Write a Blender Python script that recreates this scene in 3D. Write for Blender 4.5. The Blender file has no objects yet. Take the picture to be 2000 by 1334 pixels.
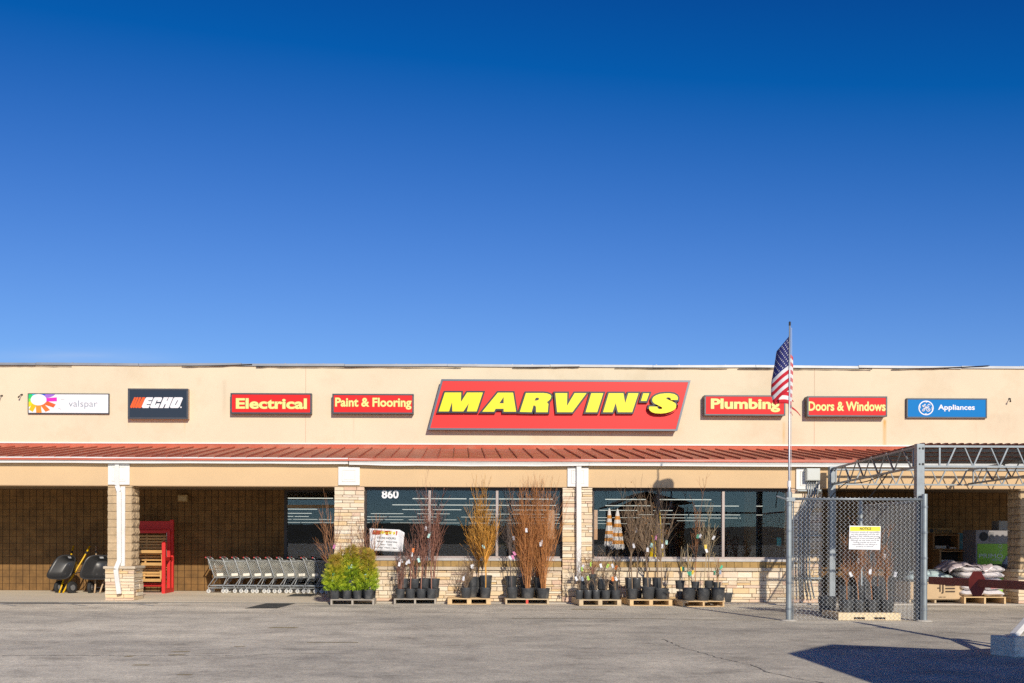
import bpy, bmesh, math, random
from mathutils import Vector, Matrix
R = math.radians
scene = bpy.context.scene
C = scene.collection

# ------------------------------------------------------------------ camera
CAMH, ROLL, PX0, PY0, FPX = 1.64, 0.0037, 895.0, 1050.0, 2000.0
cam_d = bpy.data.cameras.new('camera'); cam = bpy.data.objects.new('camera', cam_d); C.objects.link(cam)
cam.location = (0, 0, CAMH); cam.rotation_euler = (R(90), -ROLL, 0)
cam_d.sensor_width = 36; cam_d.lens = 36
cam_d.shift_x = (1000 - PX0) / 2000; cam_d.shift_y = (PY0 - 667) / 2000
cam_d.clip_end = 3000; cam_d.clip_start = .1
scene.camera = cam

# ------------------------------------------------------------------ world, sun, exposure
SUN = Vector((-.29, 1.0, -.47)).normalized()            # the way the light travels
elev = math.asin(-SUN.z); azim = math.atan2(-SUN.x, -SUN.y)
world = bpy.data.worlds.new('World'); scene.world = world; world.use_nodes = True
wn = world.node_tree.nodes; wl = world.node_tree.links
sky = wn.new('ShaderNodeTexSky'); sky.sky_type = 'NISHITA'; sky.sun_disc = False
sky.sun_elevation = elev; sky.sun_rotation = azim
sky.altitude = 300; sky.air_density = .85; sky.dust_density = .15; sky.ozone_density = 4.0
gm = wn.new('ShaderNodeGamma'); gm.inputs[1].default_value = 1.35; wl.new(sky.outputs[0], gm.inputs[0])
tint = wn.new('ShaderNodeMix'); tint.data_type = 'RGBA'; tint.blend_type = 'MULTIPLY'; tint.inputs['Factor'].default_value = 1
tint.inputs['B'].default_value = (.66, .66, .80, 1); wl.new(gm.outputs[0], tint.inputs['A'])
deep = wn.new('ShaderNodeVectorMath'); deep.operation = 'SUBTRACT'; deep.inputs[1].default_value = (.62, .64, 1.80)
floor_ = wn.new('ShaderNodeVectorMath'); floor_.operation = 'MAXIMUM'; floor_.inputs[1].default_value = (.015, .02, .1)
gain = wn.new('ShaderNodeVectorMath'); gain.operation = 'MULTIPLY'; gain.inputs[1].default_value = (.85, .78, .77)
wl.new(tint.outputs['Result'], deep.inputs[0]); wl.new(deep.outputs[0], floor_.inputs[0]); wl.new(floor_.outputs[0], gain.inputs[0])
# gentle shoulder so that the sky does not burn out towards the horizon
den = wn.new('ShaderNodeVectorMath'); den.operation = 'MULTIPLY_ADD'; den.inputs[1].default_value = (.19, .09, .14); den.inputs[2].default_value = (1, 1, 1)
dv = wn.new('ShaderNodeVectorMath'); dv.operation = 'DIVIDE'; g2 = wn.new('ShaderNodeVectorMath'); g2.operation = 'MULTIPLY'; g2.inputs[1].default_value = (1.235, 1.17, 1.75)
wl.new(gain.outputs[0], den.inputs[0]); wl.new(gain.outputs[0], dv.inputs[0]); wl.new(den.outputs[0], dv.inputs[1]); wl.new(dv.outputs[0], g2.inputs[0])
# one thin wisp of cloud low in the north-west
wtc = wn.new('ShaderNodeTexCoord'); wsp = wn.new('ShaderNodeSeparateXYZ'); wl.new(wtc.outputs['Generated'], wsp.inputs[0])
def wm(op, a, b=None):
    n = wn.new('ShaderNodeMath'); n.operation = op
    for i, v in enumerate((a, b)):
        if v is None: continue
        if isinstance(v, (int, float)): n.inputs[i].default_value = v
        else: wl.new(v, n.inputs[i])
    return n.outputs[0]
wy = wm('MAXIMUM', wsp.outputs['Y'], .05); waz = wm('DIVIDE', wsp.outputs['X'], wy); wel = wm('DIVIDE', wsp.outputs['Z'], wy)
q1 = wm('POWER', wm('DIVIDE', wm('ADD', waz, .375), .085), 2); q2 = wm('POWER', wm('DIVIDE', wm('SUBTRACT', wel, .1755), .0065), 2)
wcv = wn.new('ShaderNodeCombineXYZ'); wl.new(wm('MULTIPLY', waz, 14.0), wcv.inputs[0]); wl.new(wm('MULTIPLY', wel, 120.0), wcv.inputs[1])
wnz = wn.new('ShaderNodeTexNoise'); wnz.inputs['Scale'].default_value = 1; wnz.inputs['Detail'].default_value = 5; wl.new(wcv.outputs[0], wnz.inputs['Vector'])
wf = wm('MULTIPLY', wm('POWER', 2.718, wm('MULTIPLY', wm('ADD', q1, q2), -1.0)), wm('MULTIPLY', wnz.outputs[0], .62))
cmx = wn.new('ShaderNodeMix'); cmx.data_type = 'RGBA'; wl.new(wf, cmx.inputs['Factor']); wl.new(g2.outputs[0], cmx.inputs['A']); cmx.inputs['B'].default_value = (3.2, 4.3, 6.6, 1)
wl.new(cmx.outputs['Result'], wn['Background'].inputs[0])
wn['Background'].inputs[1].default_value = .13
sd = bpy.data.lights.new('sun', 'SUN'); sd.energy = 3.85; sd.angle = R(.5); sd.color = (1, .91, .77)
sun = bpy.data.objects.new('sun', sd); C.objects.link(sun)
sun.rotation_euler = SUN.to_track_quat('-Z', 'Y').to_euler(); sun.location = (20, -30, 40)
scene.view_settings.view_transform = 'Standard'; scene.view_settings.look = 'None'
scene.view_settings.exposure = 0; scene.view_settings.gamma = 1; scene.view_settings.use_curve_mapping = False
scene.cycles.max_bounces = 6; scene.cycles.blur_glossy = .6; scene.cycles.transparent_max_bounces = 24
scene.cycles.use_denoising = False; scene.cycles.use_adaptive_sampling = False
try: scene.cycles.denoiser = 'OPENIMAGEDENOISE'
except Exception: pass
scene.cycles.sample_clamp_indirect = 2.0
world.cycles.sampling_method = 'MANUAL'; world.cycles.sample_map_resolution = 2048
scene.cycles.use_light_tree = True

# ------------------------------------------------------------------ measuring: photo pixel at distance Y -> place
def P(px, py, Y):
    u = (px - PX0) / FPX; v = -(py - PY0) / FPX
    return ((u - v * ROLL) * Y, CAMH + (u * ROLL + v) * Y)
def PX(px, Y, py=1050): return P(px, py, Y)[0]
def PZ(px, py, Y): return P(px, py, Y)[1]
LOT = -.03
def G(px, py, z=LOT):
    u = (px - PX0) / FPX; v = -(py - PY0) / FPX
    Y = (z - CAMH) / (u * ROLL + v)
    return ((u - v * ROLL) * Y, Y)

# ------------------------------------------------------------------ mesh builder
ORG = {}
class MB:
    def __init__(s): s.v = []; s.f = []; s.m = []; s.cur = 0
    def quad(s, *p):
        n = len(s.v); s.v += [tuple(q) for q in p]; s.f.append(tuple(range(n, n + len(p)))); s.m.append(s.cur)
    def hexa(s, p):                       # 8 points: bottom 4 ccw, top 4 ccw
        n = len(s.v); s.v += [tuple(q) for q in p]
        for f in ((3,2,1,0),(4,5,6,7),(0,1,5,4),(1,2,6,5),(2,3,7,6),(3,0,4,7)):
            s.f.append(tuple(n + i for i in f)); s.m.append(s.cur)
    def box(s, x0, x1, y0, y1, z0, z1):
        s.hexa([(x0,y0,z0),(x1,y0,z0),(x1,y1,z0),(x0,y1,z0),(x0,y0,z1),(x1,y0,z1),(x1,y1,z1),(x0,y1,z1)])
    def bar(s, a, b, w, h, up=(0,0,1)):   # box along a-b, width w (side), height h (up)
        a = Vector(a); b = Vector(b); d = (b - a).normalized(); up = Vector(up)
        sd_ = d.cross(up)
        if sd_.length < 1e-4: sd_ = d.cross(Vector((1,0,0)))
        sd_.normalize(); u = sd_.cross(d).normalized()
        q = []
        for c in (a, b): q.append([c - sd_*w/2 - u*h/2, c + sd_*w/2 - u*h/2, c + sd_*w/2 + u*h/2, c - sd_*w/2 + u*h/2])
        n = len(s.v); s.v += [tuple(x) for x in q[0] + q[1]]
        for f in ((3,2,1,0),(4,5,6,7),(0,1,5,4),(1,2,6,5),(2,3,7,6),(3,0,4,7)):
            s.f.append(tuple(n + i for i in f)); s.m.append(s.cur)
    def tube(s, pts, r, n=6, cap=True):
        pts = [Vector(p) for p in pts]; k = len(pts)
        rr = r if isinstance(r, (list, tuple)) else [r]*k
        n0 = len(s.v); t0 = (pts[1]-pts[0]).normalized()
        ref = Vector((0,0,1)) if abs(t0.z) < .9 else Vector((1,0,0))
        a = t0.cross(ref).normalized()
        for i in range(k):
            t = (pts[min(i+1,k-1)] - pts[max(i-1,0)])
            t = t.normalized() if t.length > 1e-9 else t0
            a = (a - t*a.dot(t)); a = a.normalized() if a.length > 1e-6 else t.cross(ref).normalized()
            b = t.cross(a)
            for j in range(n):
                w = 2*math.pi*j/n
                s.v.append(tuple(pts[i] + (a*math.cos(w) + b*math.sin(w))*rr[i]))
        for i in range(k-1):
            for j in range(n):
                s.f.append((n0+i*n+j, n0+i*n+(j+1)%n, n0+(i+1)*n+(j+1)%n, n0+(i+1)*n+j)); s.m.append(s.cur)
        if cap:
            s.f.append(tuple(n0+j for j in reversed(range(n)))); s.m.append(s.cur)
            s.f.append(tuple(n0+(k-1)*n+j for j in range(n))); s.m.append(s.cur)
    def lathe(s, prof, n=16, c=(0,0,0), cap0=False, cap1=False):   # prof: (r, z)
        n0 = len(s.v); k = len(prof)
        for r, z in prof:
            for j in range(n):
                w = 2*math.pi*j/n; s.v.append((c[0]+r*math.cos(w), c[1]+r*math.sin(w), c[2]+z))
        for i in range(k-1):
            for j in range(n):
                s.f.append((n0+i*n+j, n0+i*n+(j+1)%n, n0+(i+1)*n+(j+1)%n, n0+(i+1)*n+j)); s.m.append(s.cur)
        if cap0: s.f.append(tuple(n0+j for j in reversed(range(n)))); s.m.append(s.cur)
        if cap1: s.f.append(tuple(n0+(k-1)*n+j for j in range(n))); s.m.append(s.cur)
    def disc(s, c, r, axis, n=16):
        axis = Vector(axis).normalized(); a = axis.orthogonal().normalized(); b = axis.cross(a); c = Vector(c)
        s.quad(*[c + (a*math.cos(2*math.pi*j/n) + b*math.sin(2*math.pi*j/n))*r for j in range(n)])
    def wheel(s, c, r, w, axis, n=16):    # solid tyre-like drum with rounded shoulder
        axis = Vector(axis).normalized(); c = Vector(c)
        q = [(-w/2, r*.55), (-w/2, r*.86), (-w*.32, r), (w*.32, r), (w/2, r*.86), (w/2, r*.55)]
        a = axis.orthogonal().normalized(); b = axis.cross(a); n0 = len(s.v)
        for o, rad in q:
            for j in range(n):
                t = 2*math.pi*j/n; s.v.append(tuple(c + axis*o + (a*math.cos(t)+b*math.sin(t))*rad))
        for i in range(len(q)-1):
            for j in range(n):
                s.f.append((n0+i*n+j, n0+i*n+(j+1)%n, n0+(i+1)*n+(j+1)%n, n0+(i+1)*n+j)); s.m.append(s.cur)
        s.f.append(tuple(n0+j for j in reversed(range(n)))); s.m.append(s.cur)
        s.f.append(tuple(n0+(len(q)-1)*n+j for j in range(n))); s.m.append(s.cur)
    def add_mesh(s, me, fn):
        n = len(s.v); s.v += [tuple(fn(v.co)) for v in me.vertices]
        for p in me.polygons: s.f.append(tuple(n+i for i in p.vertices)); s.m.append(s.cur)
    def build(s, name, mats, parent=None, smooth=False, bevel=0, local=False, weld=0):
        o_ = (0,0,0) if (parent is None or local) else ORG.get(parent.name, (0,0,0))
        me = bpy.data.meshes.new(name)
        me.from_pydata([(x-o_[0], y-o_[1], z-o_[2]) for x, y, z in s.v], [], s.f)
        if not isinstance(mats, (list, tuple)): mats = [mats]
        for m in mats: me.materials.append(m)
        if len(mats) > 1: me.polygons.foreach_set('material_index', s.m)
        if smooth: me.polygons.foreach_set('use_smooth', [True]*len(me.polygons))
        if weld:
            bm = bmesh.new(); bm.from_mesh(me); bmesh.ops.remove_doubles(bm, verts=bm.verts, dist=weld); bmesh.ops.recalc_face_normals(bm, faces=bm.faces); bm.to_mesh(me); bm.free()
        me.update()
        o = bpy.data.objects.new(name, me); C.objects.link(o)
        if parent is not None: o.parent = parent; ORG[o.name] = o_
        else: ORG[o.name] = (0,0,0)
        if bevel:
            b = o.modifiers.new('bevel', 'BEVEL'); b.width = bevel; b.segments = 2; b.limit_method = 'ANGLE'
        return o

def tag(o, label=None, cat=None, group=None, kind=None):
    if label: o['label'] = label
    if cat: o['category'] = cat
    if group: o['group'] = group
    if kind: o['kind'] = kind
    return o
def empty(name, loc, label=None, cat=None, group=None, rz=0):
    o = bpy.data.objects.new(name, None); C.objects.link(o); o.location = loc; o.rotation_euler = (0,0,rz)
    o.empty_display_size = .1
    ORG[o.name] = tuple(loc)
    return tag(o, label, cat, group)
def copy_tree(o, parent=None):
    c = o.copy(); C.objects.link(c)
    if parent is not None: c.parent = parent
    for ch in [x for x in bpy.data.objects if x.parent == o]: copy_tree(ch, c)
    return c
def dup(o, loc, rz=None, label=None, group=None):
    c = copy_tree(o); c.location = loc
    if rz is not None: c.rotation_euler.z = rz
    if label: c['label'] = label
    if group: c['group'] = group
    return c

# ------------------------------------------------------------------ materials
def mat(name, col, rough=.6, metal=0, var=0, vs=4, spec=.5, bump=0, bs=40, stretch=(1,1,1), dirt=None, dscale=2, island=0, coat=0):
    m = bpy.data.materials.new(name); m.use_nodes = True
    nt = m.node_tree; N = nt.nodes; L = nt.links; b = N['Principled BSDF']
    b.inputs['Roughness'].default_value = rough; b.inputs['Metallic'].default_value = metal
    b.inputs['Specular IOR Level'].default_value = spec; b.inputs['Coat Weight'].default_value = coat
    b.inputs['Base Color'].default_value = (*col, 1)
    out = None
    def cl(c): return tuple(max(0, min(1, x)) for x in c)
    if var or bump or dirt or island:
        tc = N.new('ShaderNodeTexCoord'); mp = N.new('ShaderNodeMapping'); mp.inputs['Scale'].default_value = stretch
        L.new(tc.outputs['Object'], mp.inputs['Vector'])
    if var:
        nz = N.new('ShaderNodeTexNoise'); nz.inputs['Scale'].default_value = vs; nz.inputs['Detail'].default_value = 6; nz.inputs['Roughness'].default_value = .65
        L.new(mp.outputs[0], nz.inputs['Vector'])
        cr = N.new('ShaderNodeValToRGB'); cr.color_ramp.elements[0].position = .3; cr.color_ramp.elements[1].position = .7
        cr.color_ramp.elements[0].color = (*cl([x*(1-var) for x in col]), 1); cr.color_ramp.elements[1].color = (*cl([x*(1+var) for x in col]), 1)
        L.new(nz.outputs[0], cr.inputs[0]); out = cr.outputs[0]
    if dirt:
        n2 = N.new('ShaderNodeTexNoise'); n2.inputs['Scale'].default_value = dscale; n2.inputs['Detail'].default_value = 8; n2.inputs['Roughness'].default_value = .7
        L.new(mp.outputs[0], n2.inputs['Vector'])
        r2 = N.new('ShaderNodeValToRGB'); r2.color_ramp.elements[0].position = .52; r2.color_ramp.elements[1].position = .75
        r2.color_ramp.elements[1].color = (dirt[3],)*3 + (1,)
        L.new(n2.outputs[0], r2.inputs[0])
        mx = N.new('ShaderNodeMix'); mx.data_type = 'RGBA'; L.new(r2.outputs[0], mx.inputs['Factor'])
        if out: L.new(out, mx.inputs['A'])
        else: mx.inputs['A'].default_value = (*col, 1)
        mx.inputs['B'].default_value = (*dirt[:3], 1); out = mx.outputs['Result']
    if island:
        g = N.new('ShaderNodeNewGeometry'); h = N.new('ShaderNodeHueSaturation')
        mr = N.new('ShaderNodeMapRange'); mr.inputs['To Min'].default_value = 1-island; mr.inputs['To Max'].default_value = 1+island
        L.new(g.outputs['Random Per Island'], mr.inputs[0]); L.new(mr.outputs[0], h.inputs['Value'])
        if out: L.new(out, h.inputs['Color'])
        else: h.inputs['Color'].default_value = (*col, 1)
        out = h.outputs[0]
    if out: L.new(out, b.inputs['Base Color'])
    if bump:
        n3 = N.new('ShaderNodeTexNoise'); n3.inputs['Scale'].default_value = bs; n3.inputs['Detail'].default_value = 5
        L.new(mp.outputs[0], n3.inputs['Vector'])
        bp = N.new('ShaderNodeBump'); bp.inputs['Strength'].default_value = bump; bp.inputs['Distance'].default_value = .02
        L.new(n3.outputs[0], bp.inputs['Height']); L.new(bp.outputs[0], b.inputs['Normal'])
    return m
def ramp_island(name, cols, rough=.7, var=.12, vs=9, bump=.3, bs=30, trans=0):
    m = mat(name, (.5,.5,.5), rough, bump=bump, bs=bs, var=var, vs=vs)
    nt = m.node_tree; N = nt.nodes; L = nt.links; b = N['Principled BSDF']
    g = N.new('ShaderNodeNewGeometry'); cr = N.new('ShaderNodeValToRGB'); cr.color_ramp.interpolation = 'LINEAR'
    e = cr.color_ramp.elements
    for i, c in enumerate(cols):
        pos = i/(len(cols)-1)
        if i == 0: e[0].position = 0; e[0].color = (*c,1)
        elif i == len(cols)-1: e[-1].position = 1; e[-1].color = (*c,1)
        else: q = e.new(pos); q.color = (*c,1)
    L.new(g.outputs['Random Per Island'], cr.inputs[0])
    src = b.inputs['Base Color'].links[0].from_socket
    mx = N.new('ShaderNodeMix'); mx.data_type = 'RGBA'; mx.blend_type = 'OVERLAY'; mx.inputs['Factor'].default_value = .6
    L.new(cr.outputs[0], mx.inputs['A']); L.new(src, mx.inputs['B']); L.new(mx.outputs['Result'], b.inputs['Base Color'])
    return m
def emit(name, col, st):
    m = bpy.data.materials.new(name); m.use_nodes = True; N = m.node_tree.nodes
    b = N['Principled BSDF']; b.inputs['Base Color'].default_value = (*col,1); b.inputs['Emission Color'].default_value = (*col,1); b.inputs['Emission Strength'].default_value = st
    m.cycles.emission_sampling = 'NONE'
    return m
def glass(name, tint=(1,1,1), refl=1.0):
    m = bpy.data.materials.new(name); m.use_nodes = True; N = m.node_tree.nodes; L = m.node_tree.links
    N.remove(N['Principled BSDF']); o = N['Material Output']
    t = N.new('ShaderNodeBsdfTransparent'); t.inputs[0].default_value = (*tint,1)
    g = N.new('ShaderNodeBsdfGlossy'); g.inputs['Roughness'].default_value = .004; g.inputs[0].default_value = (.9,.95,1,1)
    f = N.new('ShaderNodeFresnel'); f.inputs[0].default_value = 1.5
    k = N.new('ShaderNodeMath'); k.operation = 'MULTIPLY'; k.inputs[1].default_value = 1.15*refl
    tc = N.new('ShaderNodeTexCoord'); nz = N.new('ShaderNodeTexNoise'); nz.inputs['Scale'].default_value = .9
    bp = N.new('ShaderNodeBump'); bp.inputs['Strength'].default_value = .02; bp.inputs['Distance'].default_value = .02
    L.new(tc.outputs['Object'], nz.inputs['Vector']); L.new(nz.outputs[0], bp.inputs['Height']); L.new(bp.outputs[0], g.inputs['Normal'])
    mx = N.new('ShaderNodeMixShader'); L.new(f.outputs[0], k.inputs[0]); L.new(k.outputs[0], mx.inputs[0])
    L.new(t.outputs[0], mx.inputs[1]); L.new(g.outputs[0], mx.inputs[2]); L.new(mx.outputs[0], o.inputs[0])
    return m
def block_mat(name, col, bw, bh, mortar, msize, offset=0.0, var=.15, bump=.5):
    m = mat(name, col, .85, var=var, vs=3, bump=bump, bs=60); N = m.node_tree.nodes; L = m.node_tree.links; b = N['Principled BSDF']
    src = b.inputs['Base Color'].links[0].from_socket
    tc = N.new('ShaderNodeTexCoord'); sx = N.new('ShaderNodeSeparateXYZ'); cx = N.new('ShaderNodeCombineXYZ')
    L.new(tc.outputs['Object'], sx.inputs[0])
    ad = N.new('ShaderNodeMath'); ad.operation = 'ADD'; L.new(sx.outputs['X'], ad.inputs[0]); L.new(sx.outputs['Y'], ad.inputs[1])
    L.new(ad.outputs[0], cx.inputs[0]); L.new(sx.outputs['Z'], cx.inputs[1])
    br = N.new('ShaderNodeTexBrick'); br.offset = offset; br.inputs['Scale'].default_value = 1; br.inputs['Brick Width'].default_value = bw
    br.inputs['Row Height'].default_value = bh; br.inputs['Mortar Size'].default_value = msize; br.inputs['Mortar Smooth'].default_value = .2
    br.inputs['Color1'].default_value = (1,1,1,1); br.inputs['Color2'].default_value = (.82,.8,.78,1); br.inputs['Mortar'].default_value = (*mortar,1)
    L.new(cx.outputs[0], br.inputs['Vector'])
    br2 = N.new('ShaderNodeTexBrick'); br2.offset = 0; br2.inputs['Scale'].default_value = 1; br2.inputs['Brick Width'].default_value = bw
    br2.inputs['Row Height'].default_value = 1000; br2.inputs['Mortar Size'].default_value = msize*1.1; br2.inputs['Mortar Smooth'].default_value = .2
    br2.inputs['Color1'].default_value = br2.inputs['Color2'].default_value = (1,1,1,1); br2.inputs['Mortar'].default_value = (*[c*.8 for c in mortar],1)
    L.new(cx.outputs[0], br2.inputs['Vector'])
    mx = N.new('ShaderNodeMix'); mx.data_type = 'RGBA'; mx.blend_type = 'MULTIPLY'; mx.inputs['Factor'].default_value = .5
    L.new(src, mx.inputs['A']); L.new(br.outputs['Color'], mx.inputs['B'])
    mx2 = N.new('ShaderNodeMix'); mx2.data_type = 'RGBA'; mx2.blend_type = 'MULTIPLY'; mx2.inputs['Factor'].default_value = 1
    L.new(mx.outputs['Result'], mx2.inputs['A']); L.new(br2.outputs['Color'], mx2.inputs['B']); L.new(mx2.outputs['Result'], b.inputs['Base Color'])
    bp2 = N.new('ShaderNodeBump'); bp2.inputs['Strength'].default_value = .8; bp2.inputs['Distance'].default_value = .012; bp2.invert = True
    L.new(br.outputs['Fac'], bp2.inputs['Height']); old = b.inputs['Normal'].links[0].from_socket
    L.new(old, bp2.inputs['Normal']); L.new(bp2.outputs[0], b.inputs['Normal'])
    return m

# ------------------------------------------------------------------ flat shapes and lettering
def poly_mesh(polys, depth=.004, offset=0.0):
    cu = bpy.data.curves.new('shape', 'CURVE'); cu.dimensions = '2D'; cu.fill_mode = 'BOTH'; cu.extrude = depth/2; cu.offset = offset
    for k_, pl in enumerate(polys):
        ar = sum(a[0]*b[1]-b[0]*a[1] for a, b in zip(pl, list(pl[1:])+[pl[0]]))
        if (ar < 0) == (k_ == 0): pl = list(pl)[::-1]
        sp = cu.splines.new('POLY'); sp.points.add(len(pl)-1)
        for q, (x, z) in zip(sp.points, pl): q.co = (x, z, 0, 1)
        sp.use_cyclic_u = True
    ob = bpy.data.objects.new('shape', cu); C.objects.link(ob)
    dg = bpy.context.evaluated_depsgraph_get(); me = bpy.data.meshes.new_from_object(ob.evaluated_get(dg))
    bpy.data.objects.remove(ob); bpy.data.curves.remove(cu); return me
def text_raw(s, offset=0.0, extrude=0.0, shear=0, spacing=1.0, align='LEFT', line=1.0):
    cu = bpy.data.curves.new('letters', 'FONT'); cu.body = s; cu.offset = offset; cu.extrude = extrude; cu.resolution_u = 4
    cu.shear = shear; cu.space_character = spacing; cu.align_x = align; cu.space_line = line
    ob = bpy.data.objects.new('letters', cu); C.objects.link(ob)
    dg = bpy.context.evaluated_depsgraph_get(); me = bpy.data.meshes.new_from_object(ob.evaluated_get(dg))
    bpy.data.objects.remove(ob); bpy.data.curves.remove(cu); return me
def bbox(me):
    xs = [v.co.x for v in me.vertices]; ys = [v.co.y for v in me.vertices]
    return min(xs), max(xs), min(ys), max(ys)
def text_part(s, x0, x1, z0, z1, y, m, parent, name='lettering', bold=0.0, outline=None, om=None, depth=.004, spacing=1.0, shear=0, align='LEFT', line=1.0):
    """lettering fitted into the rectangle x0..x1, z0..z1 on the plane y (facing -Y); outline = extra dark edge"""
    me = text_raw(s, bold, 0, shear, spacing, align, line); a, b, c, d = bbox(me)
    sx = (x1-x0)/(b-a); sz = (z1-z0)/(d-c)
    def put(me_, yy, dep):
        mb = MB(); mb.add_mesh(me_, lambda v: (x0+(v.x-a)*sx, yy - (v.z*1.0), z0+(v.y-c)*sz)); return mb
    if outline:
        m2 = text_raw(s, bold+outline, 0, shear, spacing, align, line)
        put(m2, y-.003, 0).build(name+'_edge', om, parent)
        o = put(me, y-.007, 0).build(name, m, parent)
    else:
        o = put(me, y-.004, 0).build(name, m, parent)
    return o
def shape_part(polys, y, m, parent, name, depth=.004, offset=0.0):
    me = poly_mesh(polys, depth, offset); mb = MB()
    mb.add_mesh(me, lambda v: (v.x, y - depth/2 - v.z, v.y)); bpy.data.meshes.remove(me)
    return mb.build(name, m, parent)
# ------------------------------------------------------------------ ground
def ground_mat():
    m = mat('asphalt', (.40,.375,.34), .92, bump=.35, bs=55)
    N = m.node_tree.nodes; L = m.node_tree.links; b = N['Principled BSDF']
    tc = N.new('ShaderNodeTexCoord')
    def noise(scale, st, det=8, ro=.65):
        mp = N.new('ShaderNodeMapping'); mp.inputs['Scale'].default_value = st; L.new(tc.outputs['Object'], mp.inputs[0])
        n = N.new('ShaderNodeTexNoise'); n.inputs['Scale'].default_value = scale; n.inputs['Detail'].default_value = det; n.inputs['Roughness'].default_value = ro
        L.new(mp.outputs[0], n.inputs['Vector']); return n.outputs[0]
    def ramp(src, stops):
        r = N.new('ShaderNodeValToRGB'); e = r.color_ramp.elements
        e[0].position, e[0].color = stops[0][0], (*stops[0][1],1); e[1].position, e[1].color = stops[-1][0], (*stops[-1][1],1)
        for p, c in stops[1:-1]:
            q = e.new(p); q.color = (*c,1)
        L.new(src, r.inputs[0]); return r.outputs[0]
    def mix(f, a, c, mode='MIX', fac=None):
        x = N.new('ShaderNodeMix'); x.data_type = 'RGBA'; x.blend_type = mode
        if fac is not None: x.inputs['Factor'].default_value = fac
        else: L.new(f, x.inputs['Factor'])
        L.new(a, x.inputs['A']); L.new(c, x.inputs['B']); return x.outputs['Result']
    big = ramp(noise(.16, (.7,1.3,1), 8), [(.32,(.56,.515,.44)),(.48,(.78,.71,.585)),(.66,(.98,.89,.73))])
    blot = ramp(noise(1.15, (.75,.9,1), 10, .72), [(.30,(.46,.45,.44)),(.44,(.86,.86,.86)),(.56,(1.04,1.04,1.03)),(.70,(1.22,1.21,1.18))])
    streak = ramp(noise(.6, (.25,1.3,1), 12, .78), [(.30,(.72,.71,.70)),(.46,(.94,.94,.94)),(.60,(1.04,1.04,1.03)),(.75,(1.12,1.1,1.08))])
    grit = ramp(noise(11, (1,.9,1), 8, .9), [(.28,(.42,.41,.40)),(.48,(.96,.96,.95)),(.66,(1.30,1.28,1.24))])
    spot = ramp(noise(1.6, (.45,1.2,1), 5, .62), [(.24,(.45,.44,.43)),(.36,(1,1,1))])
    peb = ramp(noise(34, (1,1,1), 2, .5), [(.33,(.6,.6,.6)),(.45,(1,1,1)),(.68,(1.12,1.12,1.1))])
    # darker, oil-stained lane towards the right half of the lot
    sx = N.new('ShaderNodeSeparateXYZ'); L.new(tc.outputs['Object'], sx.inputs[0])
    mr = N.new('ShaderNodeMapRange'); mr.interpolation_type = 'SMOOTHSTEP'; mr.inputs['From Min'].default_value = -6; mr.inputs['From Max'].default_value = 1; mr.inputs['To Min'].default_value = 1.10; mr.inputs['To Max'].default_value = .88
    wv = N.new('ShaderNodeMath'); wv.operation = 'MULTIPLY_ADD'; wv.inputs[1].default_value = 8; L.new(noise(.3, (1,1,1), 4), wv.inputs[0]); L.new(sx.outputs['X'], wv.inputs[2])
    sh = N.new('ShaderNodeMath'); sh.operation = 'SUBTRACT'; sh.inputs[1].default_value = 4; L.new(wv.outputs[0], sh.inputs[0]); L.new(sh.outputs[0], mr.inputs[0])
    lane = N.new('ShaderNodeCombineColor'); [L.new(mr.outputs[0], lane.inputs[i]) for i in range(3)]
    c = mix(None, big, streak, 'MULTIPLY', 1); c = mix(None, c, blot, 'MULTIPLY', .9); c = mix(None, c, grit, 'MULTIPLY', .85); c = mix(None, c, peb, 'MULTIPLY', .7); c = mix(None, c, spot, 'MULTIPLY', .85); c = mix(None, c, lane.outputs[0], 'MULTIPLY', 1)
    L.new(c, b.inputs['Base Color']); return m
M_asph = ground_mat()
g = MB(); g.box(-420, 420, -420, 400, LOT-.4, LOT)
tag(g.build('ground', M_asph), kind='structure')
M_walk = mat('sidewalk_concrete', (.90,.79,.60), .9, var=.10, vs=.9, bump=.2, bs=60, stretch=(.35,1,1), dirt=(.70,.60,.45,.6), dscale=1.1)
YF, YB = 26.3, 30.9
g = MB(); x_end = PX(646, 25.9, 1175)
g.box(-40, x_end, 25.75, YB, LOT, 0)
tag(g.build('sidewalk', M_walk), kind='structure')
g = MB(); g.hexa([(-40,25.70,LOT+.001),(x_end,25.70,LOT+.001),(x_end,25.748,LOT+.001),(-40,25.748,LOT+.001),(-40,25.742,-.003),(x_end,25.742,-.003),(x_end,25.748,-.003),(-40,25.748,-.003)]); tag(g.build('kerb', mat('dirty_kerb', (.30,.27,.22), .95, var=.2, vs=2)), kind='structure')
M_walk2 = mat('grey_concrete', (.52,.47,.40), .9, var=.14, vs=.8, bump=.2, bs=60, stretch=(.35,1,1), dirt=(.25,.23,.2,.7), dscale=1.3)
g = MB(); g.box(x_end+.006, 40, 26.0, 31, LOT, -.004)
tag(g.build('walkway', M_walk2), kind='structure')
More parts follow.
